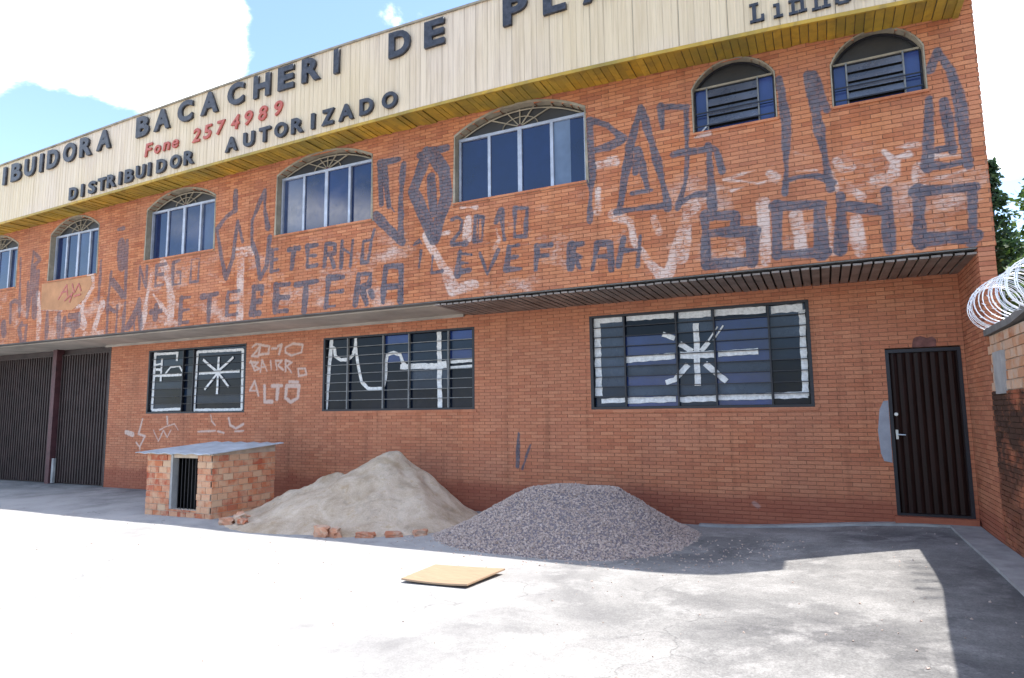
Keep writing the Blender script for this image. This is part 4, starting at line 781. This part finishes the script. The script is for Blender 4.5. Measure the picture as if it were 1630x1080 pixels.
for (a, p), (c, q) in zip(WT, WT[1:]):
    cp.hexa([(9.61, c, q), (9.90, c, q), (9.90, a, p), (9.61, a, p), (9.61, c, q+.07), (9.90, c, q+.07), (9.90, a, p+.07), (9.61, a, p+.07)])
    if p > 2.21: rs.hexa([(9.655, c, 2.2), (9.85, c, 2.2), (9.85, a, 2.2), (9.655, a, 2.2), (9.655, c, q), (9.85, c, q), (9.85, a, p), (9.655, a, p)])
part(cp, 'coping', M['dark_concrete'], BW); part(rs, 'unseen_wall_rise', M['concrete'], BW)  # second piece is the assumed rise, added for the shadow it casts
part(MB().box(9.615, 9.66, -1.86, -1.50, 1.57, 2.0), 'concrete_pad', M['concrete'], BW)
rw = tag(empty('razor_wire', (9.72, -4, 2.3)), 'coiled razor wire running along the top of the boundary wall', 'razor wire')
def helix(ph, r, pitch, y0, y1, zc, xc):
    n = int((y0-y1)/pitch*28); pts = []
    for i in range(n+1):
        a = 2*math.pi*i/28+ph; y = y0-(y0-y1)*i/n; rr = r*(1+.05*math.sin(y*3.1)); pts.append((xc+rr*math.cos(a)+.02*math.sin(y*5), y+.05*math.sin(a*.5+y), zc+rr*math.sin(a)+.02*math.sin(y*2.3)))
    return pts
for k, (ph, r) in enumerate(((0, .235), (2.6, .215))):
    pts = helix(ph, r, .13, -1.25, -3.3, 2.49, 9.72)
    b = MB(); b.tube(pts, .0034, 4)
    part(b, 'wire_coil', M['wire'], rw)
    b = MB()
    for i in range(2, len(pts)-2, 9):
        p = Vector(pts[i]); d = (Vector(pts[i+1])-Vector(pts[i-1])).normalized(); u = d.cross(Vector((.3, 1, .2))).normalized()
        b.hexa([tuple(p+d*a+u*c+Vector((0, e, 0))) for a, c, e in ((-.018, -.016, -.001), (.004, -.004, -.001), (.018, .016, -.001), (-.004, .004, -.001), (-.018, -.016, .001), (.004, -.004, .001), (.018, .016, .001), (-.004, .004, .001))])
    o = part(b, 'blades', M['wire'], rw); o['kind'] = 'stuff'
hw_ = MB()
for y in (-1.6, -2.9): hw_.tube([(9.74, y, wt(y)+.02), (9.74, y, wt(y)+.42)], .014, 6)
part(hw_, 'wire_support', M['bar_grey'], rw)

# ------------------------------------------------------------------ little brick shed
K = tag(empty('brick_kennel', (-1.64, -1.75, -.2)), 'low kennel of pale bricks with a grey sheet roof and dark doorway', 'kennel')
kx0, kx1, ky0, ky1, kz = -2.45, -.84, -2.42, -1.10, -.22
ox0, ox1, ozt = -1.83, -1.19, .74
core = MB(); core.box(kx0+.02, ox0, ky0+.02, ky0+.13, kz, .80); core.box(ox1, kx1-.02, ky0+.02, ky0+.13, kz, .80); core.box(ox0, ox1, ky0+.02, ky0+.13, kz, -.08)
core.box(kx0+.02, kx0+.13, ky0+.13, ky1, kz, .80); core.box(kx1-.13, kx1-.02, ky0+.13, ky1, kz, .80); core.box(kx0+.13, kx1-.13, ky1-.11, ky1, kz, .80)
part(core, 'wall_core', M['kennel_mortar'], K)
wallk = K
def kb(ax, fixed, s0, s1, z0, z1, cut=None):
    i = 0; z = z0; h = .102
    while z < z1-.03:
        zt = min(z+h, z1); s = s0-(.095 if i % 2 else 0)
        while s < s1:
            a, c = max(s+.006, s0), min(s+.195, s1)
            if c-a > .03 and not (cut and c > cut[0]+.01 and a < cut[1]-.01 and cut[2] < (z+zt)/2 < cut[3]):
                d = random.uniform(-.002, .012)
                if ax == 'x': b = MB().box(a, c, fixed-d, fixed+.03, z+.005, zt-.005)
                elif fixed > -1.5: b = MB().box(fixed-.03, fixed+d, a, c, z+.005, zt-.005)
                else: b = MB().box(fixed-d, fixed+.03, a, c, z+.005, zt-.005)
                part(b, 'brick', M['kennel_brick'], wallk)
            s += .20
        z += h; i += 1
kb('x', ky0+.012, kx0+.01, ox0, kz, .80); kb('x', ky0+.012, ox1, kx1-.012, kz, .80); kb('y', kx1-.012, ky0+.02, ky1-.01, kz, .80); kb('y', kx0+.012, ky0+.05, ky1-.01, kz, .80)
kb('x', ky0+.012, ox0, ox1, kz, -.08)
part(MB().box(ox0, ox0+.05, ky0+.0, ky0+.12, -.08, .80), 'door_post', M['concrete'], K)
part(MB().box(ox0+.05, ox1, ky0+.015, ky0+.12, .75, .80), 'lintel', M['kennel_mortar'], K)
part(MB().box(kx0+.14, kx1-.14, ky0+.45, ky0+.46, kz, .79), 'dark_inside', M['interior'], K)
gb = MB()
for i in range(7): gb.box(ox0+.09+i*.082, ox0+.10+i*.082, ky0+.08, ky0+.09, -.08, .75)
part(gb, 'grille', M['frame_dark'], K)
b = MB(); N_ = 22; rx0, rx1 = kx0-.10, kx1+.10; ry0, ry1 = ky0-.14, ky1+.08
for i in range(N_):
    a, c = rx0+(rx1-rx0)*i/N_, rx0+(rx1-rx0)*(i+1)/N_; wa, wc = .010*math.sin(i*math.pi/2), .010*math.sin((i+1)*math.pi/2)
    f0, b0 = .835, .945
    b.hexa([(a, ry0, f0+wa-.012), (c, ry0, f0+wc-.012), (c, ry1, b0+wc-.012), (a, ry1, b0+wa-.012), (a, ry0, f0+wa), (c, ry0, f0+wc), (c, ry1, b0+wc), (a, ry1, b0+wa)])
part(b, 'roof_sheet', M['roof_sheet'], K, smooth=False)
wd_ = MB(); wd_.hexa([(kx0+.02, ky0+.02, .80), (kx1-.02, ky0+.02, .80), (kx1-.02, ky1, .80), (kx0+.02, ky1, .80), (kx0+.02, ky0+.02, .815), (kx1-.02, ky0+.02, .815), (kx1-.02, ky1, .915), (kx0+.02, ky1, .915)])
part(wd_, 'roof_bedding', M['kennel_mortar'], K)

# ------------------------------------------------------------------ heaps
def heap(name, cx, cy, fn, x0, x1, y0, y1, st, mat):
    nx, ny = int((x1-x0)/st)+1, int((y1-y0)/st)+1; b = MB()
    for j in range(ny):
        for i in range(nx):
            x, y = x0+i*st, y0+j*st; b.v.append((x, y, fn(x, y)))
    for j in range(ny-1):
        for i in range(nx-1):
            q = (j*nx+i, j*nx+i+1, (j+1)*nx+i+1, (j+1)*nx+i)
            if max(b.v[k][2]-gz(b.v[k][0], b.v[k][1]) for k in q) > -.05: b.f.append(q)
    return b.build(name, mat, smooth=True)
def fbm(x, y, s, seed=0): return mnoise.fractal(Vector((x*s, y*s, seed)), .9, 2.1, 5)
def ridge_heap(px, py, H, slopes, wob, seed):
    # height falls off linearly from a crest point, with a slope per direction
    def fn(x, y):
        dx, dy = x-px, y-py; r = math.hypot(dx, dy); a = math.atan2(dy, dx) % (2*math.pi)
        ks = sorted(slopes); 
        for i in range(len(ks)):
            a0 = ks[i]; a1 = ks[(i+1) % len(ks)]+(2*math.pi if i == len(ks)-1 else 0); aa = a if a >= ks[0] else a+2*math.pi
            if a0 <= aa <= a1:
                t = (aa-a0)/(a1-a0); t = t*t*(3-2*t); L = slopes[a0]*(1-t)+slopes[ks[(i+1) % len(ks)]]*t; break
        rr = r/L; h = H*(1-rr) if rr < .85 else H*.15*max(-.6, (1-(rr-.85)/.22))
        h -= H*.035*math.exp(-(r/.10)**2)
        return gz(x, y)-.02+h+wob*fbm(x, y, 1.6, seed)*min(1, max(.15, h/H*2))+(.016 if wob > .08 else .012)*fbm(x, y, 6 if wob > .08 else 9, seed+3)
    return fn
PI = math.pi
sand_main = ridge_heap(1.74, -.98, 1.08, {0: 1.30, PI/2: 1.15, PI: 2.5, PI*1.22: 2.45, PI*1.5: 1.75, PI*1.78: 1.6}, .085, 2)
sand_sh = ridge_heap(.72, -1.25, .72, {0: 1.2, PI/2: 1.2, PI: 1.75, PI*1.5: 1.3}, .10, 5)
def sand_fn(x, y): return max(sand_main(x, y), sand_sh(x, y))
t = NT('coarse_sand'); X, Y, Z = t.xyz(); n = t.noise(2.2, 6, .65, dist=.5); f = t.noise(60, 4, .7); g = t.noise(7, 5, .7)
c = t.ramp(n, (.34, (.42, .315, .215)), (.5, (.56, .44, .33)), (.64, (.66, .54, .42)))
c = t.mix(t.ramp(g, (.58, 0), (.68, .5)), c, (.42, .28, .15)); c = t.mix(t.ramp(t.noise(3.3, 6, .75, dist=1.2, loc=(5, 2, 1)), (.54, 0), (.66, .4)), c, (.30, .25, .20)); c = t.mix(.5, c, t.ramp(f, (.3, .6), (.7, 1.15)), 'MULTIPLY')
t.bump(t.math('ADD', t.math('MULTIPLY', g, .6), t.math('MULTIPLY', f, .4)), .9, .03); t.fin(c, .95, spec=.15)
sand = heap('sand_heap', 0, 0, sand_fn, -1.3, 3.5, -3.3, -.02, .035, t.m)
tag(sand, 'big heap of pale builder sand against the brick wall under the middle window', 'sand heap')
t = NT('gravel_bed'); c = t.ramp(t.noise(45, 3, .7), (.3, (.12, .10, .11)), (.7, (.34, .29, .29))); t.bump(t.noise(45, 3), 1, .02); t.fin(c, .9, spec=.15); gravel_m = t.m
g1 = ridge_heap(4.55, -1.05, .80, {0: 1.8, PI/2: 1.1, PI: 1.25, PI*1.25: 1.75, PI*1.5: 1.75, PI*1.75: 1.95}, .04, 11)
g2 = ridge_heap(5.15, -1.0, .74, {0: 1.25, PI/2: 1.1, PI: 1.6, PI*1.5: 1.7, PI*1.75: 1.4}, .04, 12)
def grav_fn(x, y):
    a, b_ = g1(x, y), g2(x, y); h = max(a, b_); cap = .375+.03*fbm(x, y, 1.3, 4)
    return h if h < cap else cap+(h-cap)*.25
GR = tag(empty('gravel_heap', (4.85, -1.2, -.2)), 'wide low heap of crushed grey-pink gravel beside the sand heap', 'gravel heap')
gs = heap('gravel_core', 0, 0, grav_fn, 2.6, 7.4, -3.4, -.02, .05, gravel_m); gs.parent = GR; gs.matrix_parent_inverse = pinv(GR)
b = MB(); rnd = random.Random(5); cnt = 0
oct_ = [Vector((1, 0, 0)), Vector((0, 1, 0)), Vector((-1, 0, 0)), Vector((0, -1, 0)), Vector((0, 0, 1)), Vector((0, 0, -1))]; of = [(0,1,4),(1,2,4),(2,3,4),(3,0,4),(1,0,5),(2,1,5),(3,2,5),(0,3,5)]
def stone(b, p, s):
    n = len(b.v); e = Matrix.Rotation(rnd.uniform(0, 6.3), 3, Vector((rnd.random()+.01, rnd.random(), rnd.random())))
    for o_ in oct_:
        q = e @ Vector((o_.x*s*rnd.uniform(.7, 1.4), o_.y*s*rnd.uniform(.6, 1.1), o_.z*s*rnd.uniform(.5, .9))); b.v.append(tuple(p+q))
    b.f += [tuple(n+k for k in q) for q in of]
while cnt < 15000:
    x, y = rnd.uniform(2.7, 7.3), rnd.uniform(-3.3, -.05); z = grav_fn(x, y)
    if z < gz(x, y)-.01: continue
    stone(b, Vector((x, y, z+.003)), rnd.uniform(.010, .021)); cnt += 1
for k in range(500):   # strays round the foot
    a = rnd.uniform(PI*.98, PI*2.02); r = rnd.uniform(1.4, 2.4); x, y = 4.9+r*1.2*math.cos(a), -1.2+r*.85*math.sin(a)
    if y > -.1 or y < -3.6: continue
    z = max(gz(x, y), grav_fn(x, y)); stone(b, Vector((x, y, z+.004)), rnd.uniform(.008, .016))
M['stones'] = island_mat('crushed_stone', ((.38, .295, .25), (.50, .395, .34), (.60, .48, .42), (.44, .34, .295), (.66, .545, .48)), fine=90)
o = part(b, 'stones', M['stones'], GR); o['kind'] = 'stuff'

gb_ = MB(); rnd = random.Random(9)
for k in range(900):   # grit and crumbs lying about the yard
    x, y = rnd.uniform(-4, 9.4), rnd.uniform(-8, -.3)
    if fbm(x, y, .9, 3) < rnd.uniform(-.5, .5): continue
    stone(gb_, Vector((x, y, gz(x, y)+.003)), rnd.choice((.005, .007, .009, .014)))
tag(gb_.build('grit', M['stones']), 'loose grit and crumbs scattered over the yard', 'grit', kind='stuff')

# ------------------------------------------------------------------ rubble and board
def chunk(label, x, y, s, rz, tilt=(0, 0), col='rubble', group=None):
    bm = bmesh.new(); bmesh.ops.create_cube(bm, size=1); bmesh.ops.subdivide_edges(bm, edges=bm.edges[:], cuts=2, use_grid_fill=True)
    r_ = random.Random(hash((round(x, 2), round(y, 2))) & 999)
    for v in bm.verts:
        v.co.x *= s[0]; v.co.y *= s[1]; v.co.z *= s[2]; v.co += Vector((r_.uniform(-.012, .012), r_.uniform(-.012, .012), r_.uniform(-.008, .008)))
        if v.co.x > s[0]*.3: v.co.x -= r_.uniform(0, .05)
    me = bpy.data.meshes.new('broken_brick'); bm.to_mesh(me); bm.free(); me.materials.append(M[col])
    o = bpy.data.objects.new('broken_brick', me); COL.objects.link(o); base = max(gz(x, y), sand_fn(x, y) if -.9 < x < 3.4 else -9)
    o.location = (x, y, base+s[2]*.42); o.rotation_euler = (tilt[0], tilt[1], rz); tag(o, label, 'brick', group); return o
G_ = 'broken bricks round the foot of the sand heap'
chunk('broken red brick lying flat at the left toe of the sand heap, nearest the kennel', -.20, -2.62, (.24, .16, .10), .4, (0, .1), group=G_)
chunk('pale brick half leaning in the pile at the left toe of the sand heap', .02, -2.60, (.20, .14, .11), -.5, (.3, .1), group=G_)
chunk('brick piece stacked highest among the bricks left of the sand heap', -.08, -2.45, (.22, .13, .09), 1.0, (.1, .35), group=G_)
chunk('small orange brick scrap just right of the left brick group', .22, -2.72, (.13, .10, .07), .2, group=G_)
chunk('upright red brick at the front foot of the sand heap', 1.84, -2.84, (.20, .12, .15), .15, (.05, .1), group=G_)
chunk('squat brick lump touching the upright red brick, on its right', 2.03, -2.80, (.16, .12, .13), -.3, (.1, 0), group=G_)
chunk('low brown brick piece half buried along the front of the sand heap', 2.40, -2.64, (.26, .11, .07), .45, group=G_)
chunk('brick sliver where the sand heap front meets the gravel', 2.72, -2.44, (.24, .10, .07), .75, (0, .1), group=G_)
chunk('rightmost ochre brick piece at the edge of the sand heap', 2.98, -2.20, (.20, .11, .08), .95, group=G_)
b = MB(); P = [(4.20, -4.36), (4.90, -4.30), (4.98, -3.66), (4.22, -3.78)]; N_ = 8; grid = []
for j in range(N_+1):
    for i in range(N_+1):
        u, v = i/N_, j/N_; x = (P[0][0]*(1-u)+P[1][0]*u)*(1-v)+(P[3][0]*(1-u)+P[2][0]*u)*v; y = (P[0][1]*(1-u)+P[1][1]*u)*(1-v)+(P[3][1]*(1-u)+P[2][1]*u)*v
        z = -.185+.012*(u-.5)**2*4+.012*v+.010*math.sin(u*3)*v; grid.append((x, y, z))
nv = len(grid); b.v = grid+[(x, y, z+.016) for x, y, z in grid]
for j in range(N_):
    for i in range(N_):
        q = (j*(N_+1)+i, j*(N_+1)+i+1, (j+1)*(N_+1)+i+1, (j+1)*(N_+1)+i); b.f.append(q[::-1]); b.f.append(tuple(k+nv for k in q))
edge = [i for i in range(N_)]+[N_+j*(N_+1) for j in range(N_)]+[N_*(N_+1)+N_-i for i in range(N_)]+[(N_-j)*(N_+1) for j in range(N_)]
for a, c in zip(edge, edge[1:]+edge[:1]): b.f.append((a, c, c+nv, a+nv))
tag(b.build('wooden_board', M['board']), 'tan plywood board lying flat on the sunlit yard in front of the gravel', 'board')

# ------------------------------------------------------------------ trees
def leaf_mat(name, a, b_, c_):
    t = NT(name); w = t.geo.outputs['Random Per Island']; col = t.ramp(w, (0, a), (.5, b_), (1, c_))
    t.p.inputs['Subsurface Weight'].default_value = 0
    tr_ = t.n('ShaderNodeBsdfTranslucent'); t.l(col, tr_.inputs[0]); mx = t.n('ShaderNodeMixShader'); mx.inputs[0].default_value = .35
    t.fin(col, .5, spec=.4); t.l(t.p.outputs[0], mx.inputs[1]); t.l(tr_.outputs[0], mx.inputs[2]); t.l(mx.outputs[0], t.out.inputs[0]); return t.m
M['leaf'] = leaf_mat('leaf_green', (.045, .09, .02), (.08, .15, .03), (.15, .23, .05))
M['leaf_dark'] = leaf_mat('conifer_green', (.022, .05, .025), (.035, .075, .03), (.055, .10, .04))
M['bark'] = plain('bark', (.10, .075, .05), .95, var=.3, bump=.6)
def leaves(b, p, r, n, size, rr):
    for _ in range(n):
        d = Vector((rr.gauss(0, 1), rr.gauss(0, 1), rr.gauss(0, .8))); d = d.normalized()*r*rr.random()**.45; q = p+d
        u = Vector((rr.gauss(0, 1), rr.gauss(0, 1), rr.gauss(0, .6))).normalized(); v = u.cross(Vector((rr.gauss(0, 1), rr.gauss(0, 1), rr.gauss(0, 1)))).normalized(); s = size*rr.uniform(.6, 1.3)
        b.quad(q-u*s, q+v*s*.45, q+u*s, q-v*s*.45)
def broad_tree(x, y, h, cr, label, seed, n=26):
    rr = random.Random(seed); root = tag(empty('broadleaf_tree', (x, y, -.2)), label, 'tree', 'trees behind the boundary wall')
    tb = MB(); top = Vector((x+.2, y, h*.62)); tb.tube([(x, y, -.3), (x+.05, y, h*.3), tuple(top)], [.16, .12, .07], 8); lb = MB()
    for i in range(n):
        a = rr.uniform(0, 2*PI); el = rr.uniform(-.3, 1); q = Vector((x+cr*math.cos(a)*math.sqrt(1-max(0, el)**2)*rr.uniform(.35, 1), y+cr*math.sin(a)*math.sqrt(1-max(0, el)**2)*rr.uniform(.35, 1), h*.62+el*h*.34))
        st = Vector((x+.05, y, h*.3)).lerp(top, rr.random()); mid = st.lerp(q, .5)+Vector((0, 0, -.1)); tb.tube([tuple(st), tuple(mid), tuple(q)], [.045, .03, .012], 5)
        leaves(lb, q, cr*rr.uniform(.28, .45), 260, .09, rr)
    part(tb, 'trunk', M['bark'], root, smooth=True); o = part(lb, 'crown', M['leaf'], root); o['kind'] = 'stuff'
def conifer(x, y, h, label, seed):
    rr = random.Random(seed); root = tag(empty('cypress_tree', (x, y, -.2)), label, 'tree', 'trees behind the boundary wall')
    tb = MB().tube([(x, y, -.3), (x, y, h*.5), (x, y, h)], [.13, .08, .015], 8); lb = MB()
    for i in range(70):
        t_ = rr.random()**.8; z = 1+(h-1)*t_; rad = (1-t_)*1.0+.06; a = rr.uniform(0, 2*PI); q = Vector((x+rad*.75*math.cos(a), y+rad*.75*math.sin(a), z-rad*.2))
        tb.tube([(x, y, z), tuple(q)], [.02, .006], 4); leaves(lb, q, .12+rad*.35, 90, .07, rr)
    leaves(lb, Vector((x, y, h-.1)), .14, 60, .06, rr)
    part(tb, 'trunk', M['bark'], root, smooth=True); o = part(lb, 'crown', M['leaf_dark'], root); o['kind'] = 'stuff'
conifer(11.75, 8.0, 7.1, 'dark narrow conifer whose tip shows beside the brick corner', 3)
broad_tree(13.0, 9.0, 6.6, 1.7, 'bright green leafy tree beyond the razor wire, right of the conifer', 8)
broad_tree(15.6, 12.0, 8.6, 2.4, 'taller pale green tree furthest right behind the boundary wall', 13, 30)
broad_tree(12.2, 5.2, 4.3, 1.3, 'low bushy tree just above the coils of razor wire', 21, 22)
